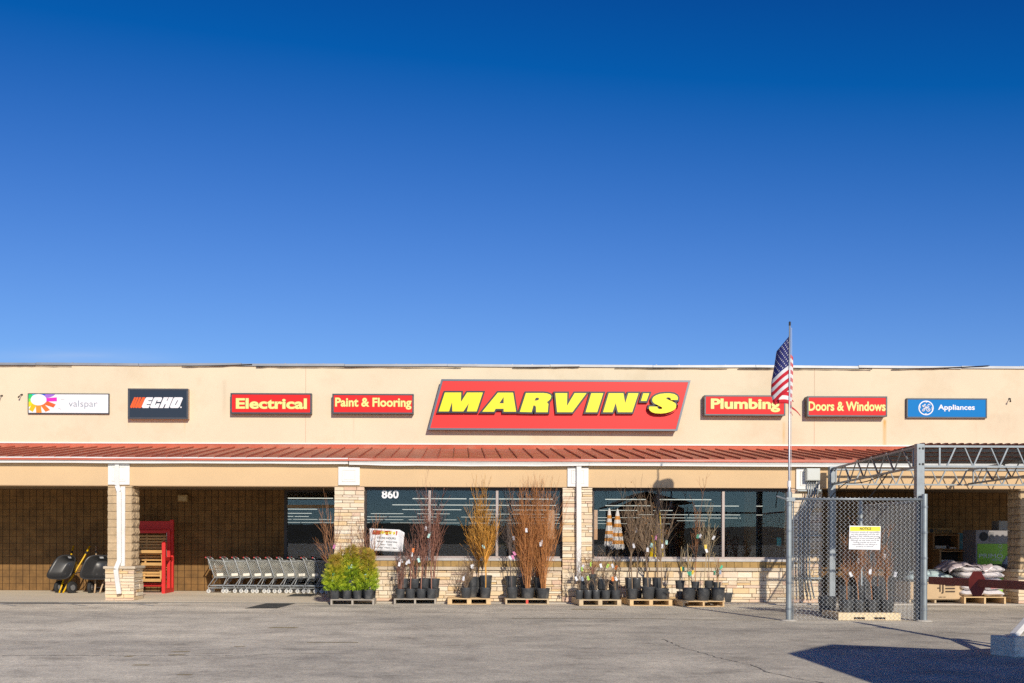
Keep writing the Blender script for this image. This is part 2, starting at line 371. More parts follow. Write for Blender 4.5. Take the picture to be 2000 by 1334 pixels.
# older darker strip along the kerb, with faded white stall lines
M_strip = mat('old_asphalt', (.235,.225,.205), .92, var=.25, vs=.7, bump=.3, bs=50, stretch=(.3,1.4,1), dirt=(.37,.34,.30,.8), dscale=.9)
g = MB()
rng = random.Random(5)
pts = [(-40, 25.02)] + [(-40+i*1.2, 25.05+rng.uniform(-.10,.10)) for i in range(1, 24)] + [(-11.5+i*.5, 25.1+.0135*i*i*.5+rng.uniform(-.02,.02)) for i in range(0, 9)]
n = len(pts)
for i in range(n-1):
    g.quad((pts[i][0], pts[i][1], LOT+.004), (pts[i+1][0], pts[i+1][1], LOT+.004), (pts[i+1][0], 25.695, LOT+.004), (pts[i][0], 25.695, LOT+.004))
tag(g.build('worn_asphalt_strip', M_strip), kind='structure')
M_line = mat('faded_white_paint', (.62,.61,.58), .8, var=.15, vs=6)
M_yline = mat('faded_yellow_paint', (.47,.385,.22), .85, var=.25, vs=5)
g = MB()
for p0, p1 in (((118,1181),(196,1181)), ((-16,1181),(60,1181)), ((262,1181),(330,1181))):
    a = G(p0[0], 1176.5); b_ = G(p1[0]-30, 1183.5); w = .05
    g.quad((a[0]-w,25.68,LOT+.008),(b_[0]-w,b_[1],LOT+.008),(b_[0]+w,b_[1],LOT+.008),(a[0]+w,25.68,LOT+.008))
tag(g.build('stall_lines', M_line), kind='structure')
g = MB()
for px, py, w, d in ((553,1226,.28,.10),(1150,1190,.45,.12),(352,1273,.14,.05),(345,1279,.12,.04),(252,1282,.06,.06),(275,1299,.12,.04),(468,1263,.09,.03),(360,1318,.10,.03)):
    x, y = G(px, py); g.quad((x-w,y-d,LOT+.004),(x+w*.8,y-d*.8,LOT+.004),(x+w,y+d,LOT+.004),(x-w*.7,y+d*.9,LOT+.004))
for x0, x1, py in ((600,700,1255),(1000,1300,1208),(1330,1540,1211)):
    a = G(x0, py); b_ = G(x1, py)
    g.quad((a[0],a[1]-.025,LOT+.004),(b_[0],b_[1]-.025,LOT+.004),(b_[0],b_[1]+.025,LOT+.004),(a[0],a[1]+.025,LOT+.004))
tag(g.build('yellow_paint_marks', M_yline), kind='structure')
# cracks and tar seams
M_tar = mat('tar', (.20,.185,.165), .8, var=.3, vs=8)
def crack(pxs, w, seed):
    rng = random.Random(seed); pts = []
    P_ = [G(*p) for p in pxs]
    for (a, b) in zip(P_, P_[1:]):
        k = max(3, int(math.hypot(b[0]-a[0], b[1]-a[1])/.09))
        for i in range(k):
            t = i/k; pts.append((a[0]+(b[0]-a[0])*t+rng.uniform(-.025,.025), a[1]+(b[1]-a[1])*t+rng.uniform(-.02,.02)))
    g = MB()
    for (a, b) in zip(pts, pts[1:]):
        w1 = w*rng.uniform(.3,1.2); d = Vector((b[0]-a[0], b[1]-a[1])).normalized(); nx, ny = -d.y*w1, d.x*w1
        g.quad((a[0]-nx,a[1]-ny,LOT+.004),(b[0]-nx,b[1]-ny,LOT+.004),(b[0]+nx,b[1]+ny,LOT+.004),(a[0]+nx,a[1]+ny,LOT+.004))
    tag(g.build('pavement_crack', M_tar), kind='structure')
crack([(1296,1249),(1330,1264),(1400,1284),(1470,1300),(1500,1314),(1560,1326),(1640,1340)], .010, 1)
crack([(0,1281),(120,1280),(250,1281),(380,1281),(480,1281)], .012, 2)
crack([(480,1281),(560,1276),(690,1277)], .009, 3)
crack([(450,1256),(560,1254),(700,1254)], .006, 8)
# flat dark quads, one by the kerb and one by the trolleys
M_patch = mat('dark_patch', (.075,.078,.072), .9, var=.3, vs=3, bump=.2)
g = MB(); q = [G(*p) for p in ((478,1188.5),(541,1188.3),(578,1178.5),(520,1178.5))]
g.quad(*[(x, y, LOT+.006) for x, y in q]); tag(g.build('dark_lot_patch', M_patch), kind='structure')
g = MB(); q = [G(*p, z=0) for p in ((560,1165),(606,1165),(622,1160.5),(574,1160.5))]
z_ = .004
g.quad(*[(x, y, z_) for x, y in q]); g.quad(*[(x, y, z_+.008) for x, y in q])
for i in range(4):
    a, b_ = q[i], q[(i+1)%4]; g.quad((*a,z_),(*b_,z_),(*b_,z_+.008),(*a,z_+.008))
tag(g.build('dark_walk_patch', M_patch), 'dark flat patch on the walkway beside the shopping trolleys', 'mat')
# hills behind the viewer, seen only as reflections
g = MB(); rng = random.Random(3); px_ = []
M_hill = mat('wooded_hill', (.05,.05,.035), .95, var=.4, vs=.06)
for i in range(61):
    x = -450+15*i; h = 3.2+2.2*math.sin(i*.21+1.2)+1.2*math.sin(i*.53)+rng.uniform(-.5,.5)
    px_.append((x, max(1.5, h)))
for (x0, h0), (x1, h1) in zip(px_, px_[1:]):
    g.quad((x0,-210,LOT+.0),(x1,-210,LOT),(x1,-250,h1),(x0,-250,h0)); g.quad((x0,-250,h0),(x1,-250,h1),(x1,-330,LOT),(x0,-330,LOT))
tag(g.build('hills', M_hill), kind='structure')

# ------------------------------------------------------------------ the store
M_cream = mat('cream_stucco', (.775,.66,.47), .9, var=.05, vs=.45, bump=.12, bs=90, dirt=(.64,.51,.33,.55), dscale=.6)
def add_streaks(m, items):
    """rust runs and stains at fixed places on the wall: (x, halfwidth, z_top, z_bottom, strength)"""
    N = m.node_tree.nodes; L = m.node_tree.links; b = N['Principled BSDF']; col = b.inputs['Base Color'].links[0].from_socket
    tc = N.new('ShaderNodeTexCoord'); sx = N.new('ShaderNodeSeparateXYZ'); L.new(tc.outputs['Object'], sx.inputs[0])
    nz = N.new('ShaderNodeTexNoise'); nz.inputs['Scale'].default_value = 3; mp = N.new('ShaderNodeMapping'); mp.inputs['Scale'].default_value = (3,1,.5)
    L.new(tc.outputs['Object'], mp.inputs[0]); L.new(mp.outputs[0], nz.inputs['Vector'])
    def mth(op, a, c):
        n = N.new('ShaderNodeMath'); n.operation = op
        for i, v in enumerate((a, c)):
            if v is None: continue
            if isinstance(v, (int, float)): n.inputs[i].default_value = v
            else: L.new(v, n.inputs[i])
        return n.outputs[0]
    for x, hw, zt, zb, st, tone in items:
        d = mth('ABSOLUTE', mth('SUBTRACT', sx.outputs['X'], x), None)
        k = N.new('ShaderNodeMapRange'); k.interpolation_type = 'SMOOTHSTEP'; k.inputs['From Min'].default_value = hw; k.inputs['From Max'].default_value = 0; L.new(d, k.inputs[0])
        kz = N.new('ShaderNodeMapRange'); kz.interpolation_type = 'SMOOTHSTEP'; kz.inputs['From Min'].default_value = zt; kz.inputs['From Max'].default_value = zt-.15; L.new(sx.outputs['Z'], kz.inputs[0])
        kb = N.new('ShaderNodeMapRange'); kb.interpolation_type = 'SMOOTHSTEP'; kb.inputs['From Min'].default_value = zb; kb.inputs['From Max'].default_value = zb+.6; L.new(sx.outputs['Z'], kb.inputs[0])
        f = mth('MULTIPLY', mth('MULTIPLY', k.outputs[0], kz.outputs[0]), mth('MULTIPLY', kb.outputs[0], mth('MULTIPLY', nz.outputs[0], st*1.8)))
        f = mth('MINIMUM', f, 1.0)
        mx = N.new('ShaderNodeMix'); mx.data_type = 'RGBA'; L.new(f, mx.inputs['Factor']); L.new(col, mx.inputs['A']); mx.inputs['B'].default_value = (*tone,1)
        col = mx.outputs['Result']
    L.new(col, b.inputs['Base Color'])
rust = (.68,.42,.13); grime = (.54,.44,.30)
YW = 30.4      # face of the upper wall
zz = lambda py, px=1000: PZ(px, py, YW)
add_streaks(M_cream, [(PX(1530,YW),.07,zz(820,1530),4.2,.75,rust),(PX(1727,YW),.085,zz(815,1727),4.0,.95,rust),(PX(1089,YW),.09,zz(843),4.9,.35,rust),
    (PX(80,YW),1.5,zz(741),zz(752),.6,rust),(PX(165,YW),.35,zz(743),zz(753),.5,rust),(PX(437,YW),.10,zz(740),zz(830),.35,grime),(PX(505,YW),.3,zz(748),zz(768),.35,grime),
    (PX(640,YW),.5,zz(735),zz(770),.25,grime),(PX(60,YW),.25,zz(825),zz(845),.35,grime),(PX(100,YW),.15,zz(825),zz(843),.35,grime),(PX(1420,YW),.4,zz(745),zz(765),.25,grime),
    (PX(1650,YW),.35,zz(748),zz(765),.25,grime),(PX(1960,YW),.9,zz(800),zz(870),.25,grime),(PX(1105,YW),.2,zz(850),zz(868),.4,grime),(PX(1412,YW),.15,zz(820),zz(835),.3,grime),
    (PX(240,YW),.5,zz(716),zz(752),.22,grime),(PX(760,YW),.7,zz(716),zz(748),.22,grime),(PX(1010,YW),.5,zz(716),zz(738),.2,grime),(PX(1300,YW),.06,zz(716),zz(742),.4,grime),(PX(1480,YW),.5,zz(718),zz(760),.22,grime),(PX(690,YW),.05,zz(812),zz(864),.4,grime),(PX(360,YW),.05,zz(820),zz(860),.35,rust),(PX(250,YW),.06,zz(820),zz(850),.35,rust),(PX(1905,YW),.06,zz(820),zz(862),.3,grime),(PX(1850,YW),.4,zz(718),zz(755),.22,grime)])
M_beam = mat('tan_stucco', (.70,.49,.275), .9, var=.05, vs=.7, bump=.1, bs=80, dirt=(.56,.40,.24,.4), dscale=.6)
M_white = mat('white_trim', (.84,.82,.77), .5, var=.04, vs=3)
M_gutter = mat('white_gutter_metal', (.80,.80,.77), .35, var=.05, vs=2)
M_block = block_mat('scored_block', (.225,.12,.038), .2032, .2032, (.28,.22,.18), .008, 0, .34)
M_split = mat('split_face_block', (.56,.41,.245), .95, var=.18, vs=7, bump=.9, bs=35, island=.09)
M_brown = mat('brown_block', (.42,.27,.10), .9, var=.16, vs=9, bump=.6, bs=50, island=.12)
M_mortar = mat('dark_joint', (.16,.115,.075), .95)
M_stone = ramp_island('ledgestone', [(.82,.68,.49),(.70,.53,.34),(.86,.74,.56),(.78,.62,.43),(.72,.50,.36),(.88,.78,.61),(.78,.54,.27),(.84,.70,.50)], .9, .16, 5, .55, 18)
M_cap = mat('stone_cap', (.60,.50,.37), .85, var=.12, vs=5, bump=.4, bs=25)
M_roof = mat('red_metal_roof', (.52,.135,.075), .5, var=.22, vs=1.4, stretch=(1,1,1), dirt=(.60,.30,.19,.65), dscale=1.8, bump=.05)
M_rib = mat('red_metal_seam', (.42,.10,.055), .5, var=.2, vs=3)
M_flash = mat('red_metal_flashing', (.60,.13,.07), .4, var=.2, vs=.6, dirt=(.66,.38,.24,.6), dscale=.8)
M_coping = mat('grey_metal_coping', (.34,.35,.36), .4, metal=.3, var=.15, vs=1.2)
M_black = mat('black_membrane', (.03,.03,.032), .7, var=.3)
M_bronze = mat('dark_bronze_frame', (.035,.022,.018), .4)
M_alu = mat('lit_weathered_aluminium', (.40,.33,.30), .45, metal=.35, var=.12)
M_sill = mat('grey_metal_sill', (.50,.47,.44), .45, metal=.2, var=.1)
M_glass = glass('window_glass')
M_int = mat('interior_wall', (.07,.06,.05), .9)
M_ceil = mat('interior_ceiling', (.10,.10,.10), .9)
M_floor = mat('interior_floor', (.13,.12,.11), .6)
M_soffit = mat('soffit', (.22,.16,.10), .9)

store = empty('store_building', (0, YF, 0), 'long single storey cream store with red metal canopy and stone columns', 'building')
XL, XR = -40.0, 42.0
zwt = PZ(1000, 712, YW); zwb = PZ(1000, 870, YW)
def part(name, m, mb, **k): return mb.build(name, m, store, **k)
b = MB(); b.box(XL, XR, YW, YW+.35, zwb-.35, zwt-.02); part('upper_wall', M_cream, b)
b = MB(); b.box(XL, XR, YW+.36, 128, zwt-1.0, zwt-.8); part('flat_roof', M_coping, b)
for px in (597, 1590.7):
    x = PX(px, YW, 800); b = MB(); b.box(x-.010, x+.010, YW-.004, YW+.01, zwb, zwt-.1); part('panel_joint', mat('joint', (.66,.50,.35), .9), b)
# coping: sections with small lips, torn dark membrane below
rng = random.Random(11)
b = MB(); x = XL
while x < XR:
    w = 3.05; dz = rng.uniform(-.012,.012); b.hexa([(x+.01,YW-.05,zwt-.075+dz),(x+w,YW-.05,zwt-.075-dz),(x+w,YW+.4,zwt-.075-dz),(x+.01,YW+.4,zwt-.075+dz),(x+.01,YW-.03,zwt+dz),(x+w,YW-.03,zwt-dz),(x+w,YW+.4,zwt-dz),(x+.01,YW+.4,zwt+dz)])
    x += w
for i in range(22):
    x = PX(rng.uniform(0,2000), YW); b.box(x-.02, x+.02, YW-.02, YW+.02, zwt-.004, zwt+.012)
part('coping', M_coping, b)
def membrane(px0, px1, lift, seed):
    r2 = random.Random(seed); b = MB(); k = int((px1-px0)/12)+2; prev = None
    for i in range(k):
        t = i/(k-1); x = PX(px0+(px1-px0)*t, YW); hgt = .014+.022*r2.random(); base = zwt-.08+lift*t*t
        cur = (x, base, base-hgt*(1-.3*t) )
        if prev: b.hexa([(prev[0],YW-.075,prev[2]),(cur[0],YW-.075,cur[2]),(cur[0],YW-.055,cur[2]),(prev[0],YW-.055,prev[2]),(prev[0],YW-.085,prev[1]),(cur[0],YW-.085,cur[1]),(cur[0],YW-.055,cur[1]),(prev[0],YW-.055,prev[1])])
        prev = cur
    part('torn_edge_strip', M_black, b)
membrane(355, 492, .055, 1); membrane(500, 900, .0, 2); membrane(1000, 1130, .02, 3); membrane(1200, 1420, .0, 4); membrane(1440, 1700, -.02, 5); membrane(1740, 1929, .10, 6); membrane(-40, 140, 0, 7)

# canopy roof
ZE = PZ(1000, 895.5, 26.08); ZT = PZ(1000, 876.5, YW)
YE = 26.08
b = MB(); b.hexa([(XL,YE,ZE-.03),(XR,YE,ZE-.03),(XR,YW,ZT-.03),(XL,YW,ZT-.03),(XL,YE,ZE),(XR,YE,ZE),(XR,YW,ZT),(XL,YW,ZT)])
canopy = part('canopy_roof', M_roof, b)
b = MB(); x = -18.0; i = 0
while x < 24:
    b.bar((x,YE-.01,ZE+.018),(x,YW-.02,ZT+.018), .028, .042); x += .4064
b.build('standing_seam', M_rib, canopy)
b = MB(); b.box(XL, XR, YE-.02, YE+.03, ZE-.075, ZE-.032); b.build('eave_trim', M_flash, canopy)
b = MB(); zf0 = PZ(1000, 876, YW); zf1 = PZ(1000, 869.5, YW)
b.hexa([(XL,YW-.16,zf0-.03),(XR,YW-.16,zf0-.03),(XR,YW-.01,zf0),(XL,YW-.01,zf0),(XL,YW-.10,zf0+.025),(XR,YW-.10,zf0+.025),(XR,YW-.01,zf1),(XL,YW-.01,zf1)]); part('ridge_flashing', M_flash, b)
b = MB(); b.box(XL, XR, YW-.03, YW-.004, zf1+.004, zf1+.045); part('counter_flashing', M_white, b)
# gutter: left run and right run, slightly sagging
def gutter(px0, px1, drop, seed):
    r2 = random.Random(seed); x0, x1 = PX(px0, 26.1), PX(px1, 26.1); k = 14; b = MB()
    zt0 = PZ(1000, 895.5, 26.1)-drop; hgt = .15
    prof = [(25.96,0),(25.945,-.03),(25.975,-.06),(26.0,-.115),(26.0,-hgt),(26.14,-hgt),(26.14,0)]
    prof = [(y+.12, z) for y, z in prof]
    rows = []
    for i in range(k+1):
        t = i/k; x = x0+(x1-x0)*t; dz = r2.uniform(-.006,.006) - (.02*math.sin(t*math.pi) if drop else 0)
        rows.append([(x, y, zt0+z+dz) for y, z in prof])
    for a, c in zip(rows, rows[1:]):
        for j in range(len(prof)-1): b.quad(a[j], c[j], c[j+1], a[j+1])
    b.quad(*rows[0]); b.quad(*rows[-1][::-1])
    part('gutter', M_gutter, b, weld=1e-5)
gutter(-400, 679, 0, 1); gutter(681, 1150, .025, 2); gutter(1150.5, 3400, .02, 3)
# beam, soffit, recess ceilings
zb0, zb1 = PZ(1000, 951.5, YF), PZ(1000, 907, YF)
b = MB(); b.box(XL, XR, YF, YF+.42, zb0, zb1+.06); part('fascia_beam', M_beam, b)
b = MB(); b.box(XL, XR, YF-.004, YF+.0, zb0, zb0+.02); part('beam_edge', mat('beam_edge_paint',(.6,.42,.25),.9), b)
b = MB(); b.box(XL, XR, YF+.43, YB, zb0+.12, zb0+.17); part('soffit_ceiling', M_soffit, b)
# block walls at the back of the open bays
xd0, xd1 = PX(555, YB), -2.95
zh = PZ(600, 958, YB)
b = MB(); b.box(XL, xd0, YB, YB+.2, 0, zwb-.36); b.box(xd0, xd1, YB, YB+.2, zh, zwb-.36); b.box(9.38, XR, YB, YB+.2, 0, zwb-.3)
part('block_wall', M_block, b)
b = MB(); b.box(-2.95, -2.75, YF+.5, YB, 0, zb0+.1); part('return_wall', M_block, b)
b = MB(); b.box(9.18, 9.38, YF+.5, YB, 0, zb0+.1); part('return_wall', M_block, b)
# ledgestone maker
def ledge(mb, x0, x1, z0, z1, y, rng, proud=.03, face='y', hmin=.05, hmax=.15):
    z = z0
    while z < z1-.01:
        h = min(rng.choice((.055,.075,.095,.115,.14)), z1-z)
        if z1-z-h < .045: h = z1-z
        x = x0
        while x < x1-.005:
            w = min(rng.uniform(.14,.48) if h > .07 else rng.uniform(.2,.6), x1-x)
            if x1-x-w < .09: w = x1-x
            pr = rng.uniform(.004, proud); j = lambda: rng.uniform(-.006,.006); gp = .0062
            def pt(xx, yy, zz_): return (xx, y-yy, zz_) if face == 'y' else (y-yy if face == '-x' else y+yy, xx, zz_)
            splits = [(z, z+h)] if (h < .11 or rng.random() > .25) else [(z, z+h*.5), (z+h*.5, z+h)]
            for a, c in splits:
                pr = rng.uniform(.004, proud)
                xa, xb, za, zc = x+gp, x+w-gp, a+gp, c-gp
                mb.hexa([pt(xa+j(),pr+j()*.5,za+j()*.5),pt(xb+j(),pr+j()*.5,za+j()*.5),pt(xb,-.03,za),pt(xa,-.03,za),pt(xa+j(),pr+j()*.5,zc+j()*.5),pt(xb+j(),pr+j()*.5,zc+j()*.5),pt(xb,-.03,zc),pt(xa,-.03,zc)])
            x += w
        z += h
def capital(px0, px1, y0, y1, depth=.05):
    x0, z1 = P(px0, y0, YF); x1, z0 = P(px1, y1, YF); f = YF-depth
    b = MB(); b.box(x0, x1, f, YF-.003, z0, z1)
    c = part('capital_panel', M_white, b, bevel=.008)
    xi, xj, zi, zj = x0+.10, x1-.10, z0+.09, z1-.06; b = MB(); t = .025
    for bx in ((xi,xj,zi,zi+t),(xi,xj,zj-t,zj),(xi,xi+t,zi+t+.001,zj-t-.001),(xj-t,xj,zi+t+.001,zj-t-.001)): b.box(bx[0],bx[1],f-.016,f-.001,bx[2],bx[3])
    b.box(xi+.05, xj-.05, f-.01, f-.002, zi+.05, zj-.05); b.build('panel_moulding', M_white, c, bevel=.005)
def block_column(x0, x1, y0, y1, z0, z1, seed):
    r2 = random.Random(seed); b = MB(); b.box(x0+.03, x1-.03, y0+.03, y1-.03, z0, z1); b2 = MB()
    core = part('column_core', M_mortar, b)
    z = z0
    while z < z1-.02:
        h = min(.2032, z1-z)
        def rough(u0, u1, w0, w1, fn):    # rough split face on a grid
            nu, nw = 7, 4; g_ = [[fn(u0+(u1-u0)*i/nu, w0+(w1-w0)*j/nw, (0 if i in (0,nu) or j in (0,nw) else r2.uniform(.006,.035))) for j in range(nw+1)] for i in range(nu+1)]
            for i in range(nu):
                for j in range(nw): b2.quad(g_[i][j], g_[i+1][j], g_[i+1][j+1], g_[i][j+1])
        za, zb = z+.005, z+h-.005
        b2.box(x0, x1, y0, y1, za, zb)
        k = (y1-y0)/2
        for q in range(2):
            rough(y0+k*q+.004, y0+k*(q+1)-.004, za, zb, lambda u, w, d: (x1+d+.001, u, w))
            rough(y0+k*q+.004, y0+k*(q+1)-.004, za, zb, lambda u, w, d: (x0-d-.001, u, w))
        z += h
    part('column_shaft', M_split, b2)
def stone_plinth(x0, x1, y0, y1, z1, seed):
    r2 = random.Random(seed); b = MB(); b.box(x0+.03, x1-.03, y0+.03, y1-.03, 0, z1); part('plinth_core', M_mortar, b)
    b = MB(); ledge(b, x0, x1, 0, z1, y0+.03, r2); ledge(b, y0+.03, y1, 0, z1, x1-.03, r2, face='x'); ledge(b, y0+.03, y1, 0, z1, x0+.03, r2, face='-x')
    part('stone_plinth', M_stone, b)
    b = MB(); b.box(x0-.04, x1+.04, y0-.04, y1+.04, z1+.003, z1+.075); part('plinth_cap', M_cap, b, bevel=.02)
# column with block shaft on a stone plinth (left) and its twin at the far right
x0, x1 = PX(210.5, YF), PX(257, YF)
block_column(x0, x1, YF, YF+.62, .86, zb0, 1)
stone_plinth(PX(205, YF-.06), PX(262, YF-.06), YF-.06, YF+.74, .80, 2)
capital(212, 254, 906, 947)
x0 = PX(1993, YF)
block_column(x0, x0+.62, YF, YF+.62, .86, zb0, 3); stone_plinth(x0-.07, x0+.69, YF-.06, YF+.74, .80, 4)
# full-height stone columns
def stone_column(px0, px1, seed, x_l=None, x_r=None):
    r2 = random.Random(seed); x0 = PX(px0, YF); x1 = PX(px1, YF)
    b = MB(); b.box(x0+.03, x1-.03, YF+.03, YF+.6, 0, zb0-.003); part('column_core', M_mortar, b)
    b = MB(); ledge(b, x0, x1, 0, zb0-.004, YF+.03, r2); ledge(b, YF+.03, YF+.6, 0, zb0-.004, x1-.03, r2, face='x'); ledge(b, YF+.03, YF+.6, 0, zb0-.004, x0+.03, r2, face='-x')
    part('stone_column', M_stone, b)
stone_column(652.5, 711, 5); stone_column(1098.5, 1157, 6); stone_column(1545, 1606, 7)
capital(661, 703, 912, 948); capital(1108, 1149, 913, 951); capital(1554, 1600, 915, 956)
# stone base, ledge, block course and windows
YG = YF+.24
def shopfront(px0, px1, mullions, seed, lit):
    r2 = random.Random(seed); x0, x1 = PX(px0, YF+.1), PX(px1, YF+.1)
    zl0, zl1 = .80, .888; zs0, zs1 = PZ(1000, 1095.5, YF+.1), PZ(1000, 1090.5, YF+.1)
    b = MB(); b.box(x0, x1, YF+.13, YF+.5, 0, zs0-.003); part('base_core', M_mortar, b)
    b = MB(); ledge(b, x0+.004, x1-.004, 0, zl0-.003, YF+.13, r2, .035); part('stone_base', M_stone, b)
    b = MB(); x = x0
    while x < x1: w = min(.61, x1-x); b.box(x+.003, x+w-.003, YF+.05, YF+.3, zl0, zl1); x += w
    part('stone_ledge', M_cap, b, bevel=.012)
    b = MB(); x = x0
    while x < x1-.02:
        w = min(.2032, x1-x); b.box(x+.005, x+w-.005, YF+.115, YF+.2, zl1+.004, zs0-.006); x += w
    part('block_course', M_brown, b)
    b = MB(); b.box(x0, x1, YF+.09, YG+.12, zs0, zs1); sill = part('window_sill', M_sill, b, bevel=.004)
    zt = zb0-.003
    xs = [x0] + [PX(m, YG) for m in mullions] + [x1]
    b = MB(); f0, f1 = YG-.06, YG+.06; w = .045
    b.box(x0, x1, f0, f1, zt-.075, zt); b.box(x0, x0+w, f0, f1, zs1+.002, zt-.077); b.box(x1-w, x1, f0, f1, zs1+.002, zt-.077)
    fr = part('window_frame', M_bronze, b)
    b = MB(); b.box(x0+w+.001, x1-w-.001, f0+.004, f1-.01, zs1+.002, zs1+.05); b.build('bottom_rail', M_alu, fr)
    for q, m_ in zip(xs[1:-1], lit):
        b = MB(); b.box(q-.032, q+.032, f0-.004, f1-.01, zs1+.054, zt-.079); b.build('mullion', M_alu if m_ else M_bronze, fr)  # lit mullions paler, unlit one dark: sunlight put into the colour
    for a, c in zip(xs, xs[1:]):
        b = MB(); b.box(a+.03, c-.03, YG+.004, YG+.016, zs1+.045, zt-.07); b.build('pane', M_glass, fr)
    return x0, x1, zs1, zt
W1 = shopfront(711.5, 1098, (839, 970.5), 21, (1,1)); W2 = shopfront(1157.5, 1545, (1285, 1411.5), 22, (0,1))
# glazed entrance in the left recess
b = MB(); f0, f1 = YB+.0, YB+.14; w = .085
b.box(xd0, xd0+w, f0-.01, f1, 0, zh); b.box(xd0+w+.001, xd1, f0-.01, f1, zh-.05, zh)
zt0, zt1 = PZ(600, 992, YB), PZ(600, 986, YB)
b.box(xd0+w+.001, xd1, f0-.005, f1, 0, .1)
dfr = part('entrance_frame', M_bronze, b)
b = MB(); b.box(xd0+w+.002, xd1, f0-.03, f1, zt0, zt1); b.build('transom_bar', mat('tan_metal', (.40,.28,.16), .6), dfr)
b = MB(); b.box(xd0+w, xd1, YB+.06, YB+.07, .1, zt0); b.box(xd0+w, xd1, YB+.06, YB+.07, zt1, zh-.05); b.build('pane', M_glass, dfr)
# inside of the store
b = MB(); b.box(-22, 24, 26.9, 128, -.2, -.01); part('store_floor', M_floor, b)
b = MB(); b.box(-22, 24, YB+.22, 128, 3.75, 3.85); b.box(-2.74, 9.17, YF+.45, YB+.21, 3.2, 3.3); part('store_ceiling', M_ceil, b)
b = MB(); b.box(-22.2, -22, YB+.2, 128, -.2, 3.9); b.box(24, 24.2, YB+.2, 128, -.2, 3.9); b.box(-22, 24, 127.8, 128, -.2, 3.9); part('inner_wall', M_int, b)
# downspouts
M_dsp = mat('downspout_white', (.80,.78,.74), .45, var=.05, vs=3, dirt=(.62,.55,.47,.5), dscale=2)
def downspout(path, w, h):
    b = MB()
    for a, c in zip(path, path[1:]): b.bar(a, c, w, h, (0,-1,0))
    part('downspout', M_dsp, b, bevel=.01)
def Q(px, py, Y): x, z = P(px, py, Y); return (x, Y, z)
downspout([Q(229,905,YF-.06),Q(229,948,YF-.06),Q(233,960,YF-.07),Q(233.5,1095,YF-.07),Q(226.5,1112,YF-.17),Q(233,1160,YF-.17)], .115, .09)
b = MB(); x, z = P(240.5, 950, YF-.03); b.box(x-.055, x+.055, YF-.05, YF-.002, .88, z); part('pipe_chase', M_dsp, b)
downspout([Q(1130.5,905,YF-.09),Q(1130.5,1136,YF-.09)], .125, .10)
# tan wall lamp in the left bay
lamp = empty('wall_lamp', (PX(356,YB), YB, PZ(356,973,YB)), 'tan box lamp high on the brown block wall above the red rack', 'lamp')
x0, z1 = P(347, 966, YB-.2); x1, z0 = P(366, 979.5, YB-.2); b = MB(); b.box(x0, x1, YB-.2, YB-.003, z0, z1); b.build('housing', mat('tan_lamp', (.45,.30,.12), .5), lamp, bevel=.012)
b = MB(); b.box(x0+.03, x1-.03, YB-.21, YB-.202, z0+.03, z1-.05); b.build('lens', mat('lamp_lens', (.5,.36,.16), .2), lamp)
# strip lights inside
M_tube = emit('lit_tube', (.93,.95,.84), .85)
M_tubebody = mat('fixture_metal', (.5,.5,.48), .5)
rows = [(975.5,45.6,'first'),(987.5,54.8,'second'),(996.5,64.5,'third'),(1004.5,75.5,'fourth'),(1010.5,87,'fifth'),(1016,99,'sixth'),(1022,116,'seventh')]
proto = None
rng = random.Random(77)
for k, (py, Y, word) in enumerate(rows):
    z = PZ(895, py, Y); x = PX(545, Y); xe = PX(1560, Y)
    while x < xe:
        fx = 1.0 if proto is None else rng.choice((1.0, 1.0, .5, .75)); L_ = 2.4*fx
        px_mid = PX0+(x+L_/2)/Y*FPX
        if (rng.random() < .80) and not (650 < px_mid < 700 or 1105 < px_mid < 1150):
            lb = f'lit strip light under the store ceiling, in the {word} row behind the windows'
            if proto is None:
                proto = empty('strip_light', (x, Y, z), lb, 'ceiling light', 'strip lights under the store ceiling')
                b = MB(); b.box(0, L_, -.02, .02, 0.012, .045); b.build('tube', M_tube, proto, local=True)
                b = MB(); b.box(0, L_, -.07, .07, .052, .09); b.box(.3,.33,-.01,.01,.09,.5); b.box(L_-.33,L_-.3,-.01,.01,.09,.5); b.build('fixture_body', M_tubebody, proto, local=True)
                first = proto
            else: dup(proto, (x, Y, z), label=lb).scale.x = fx
        x += L_+.12+(rng.random()<.3)*rng.choice((.4,.9))
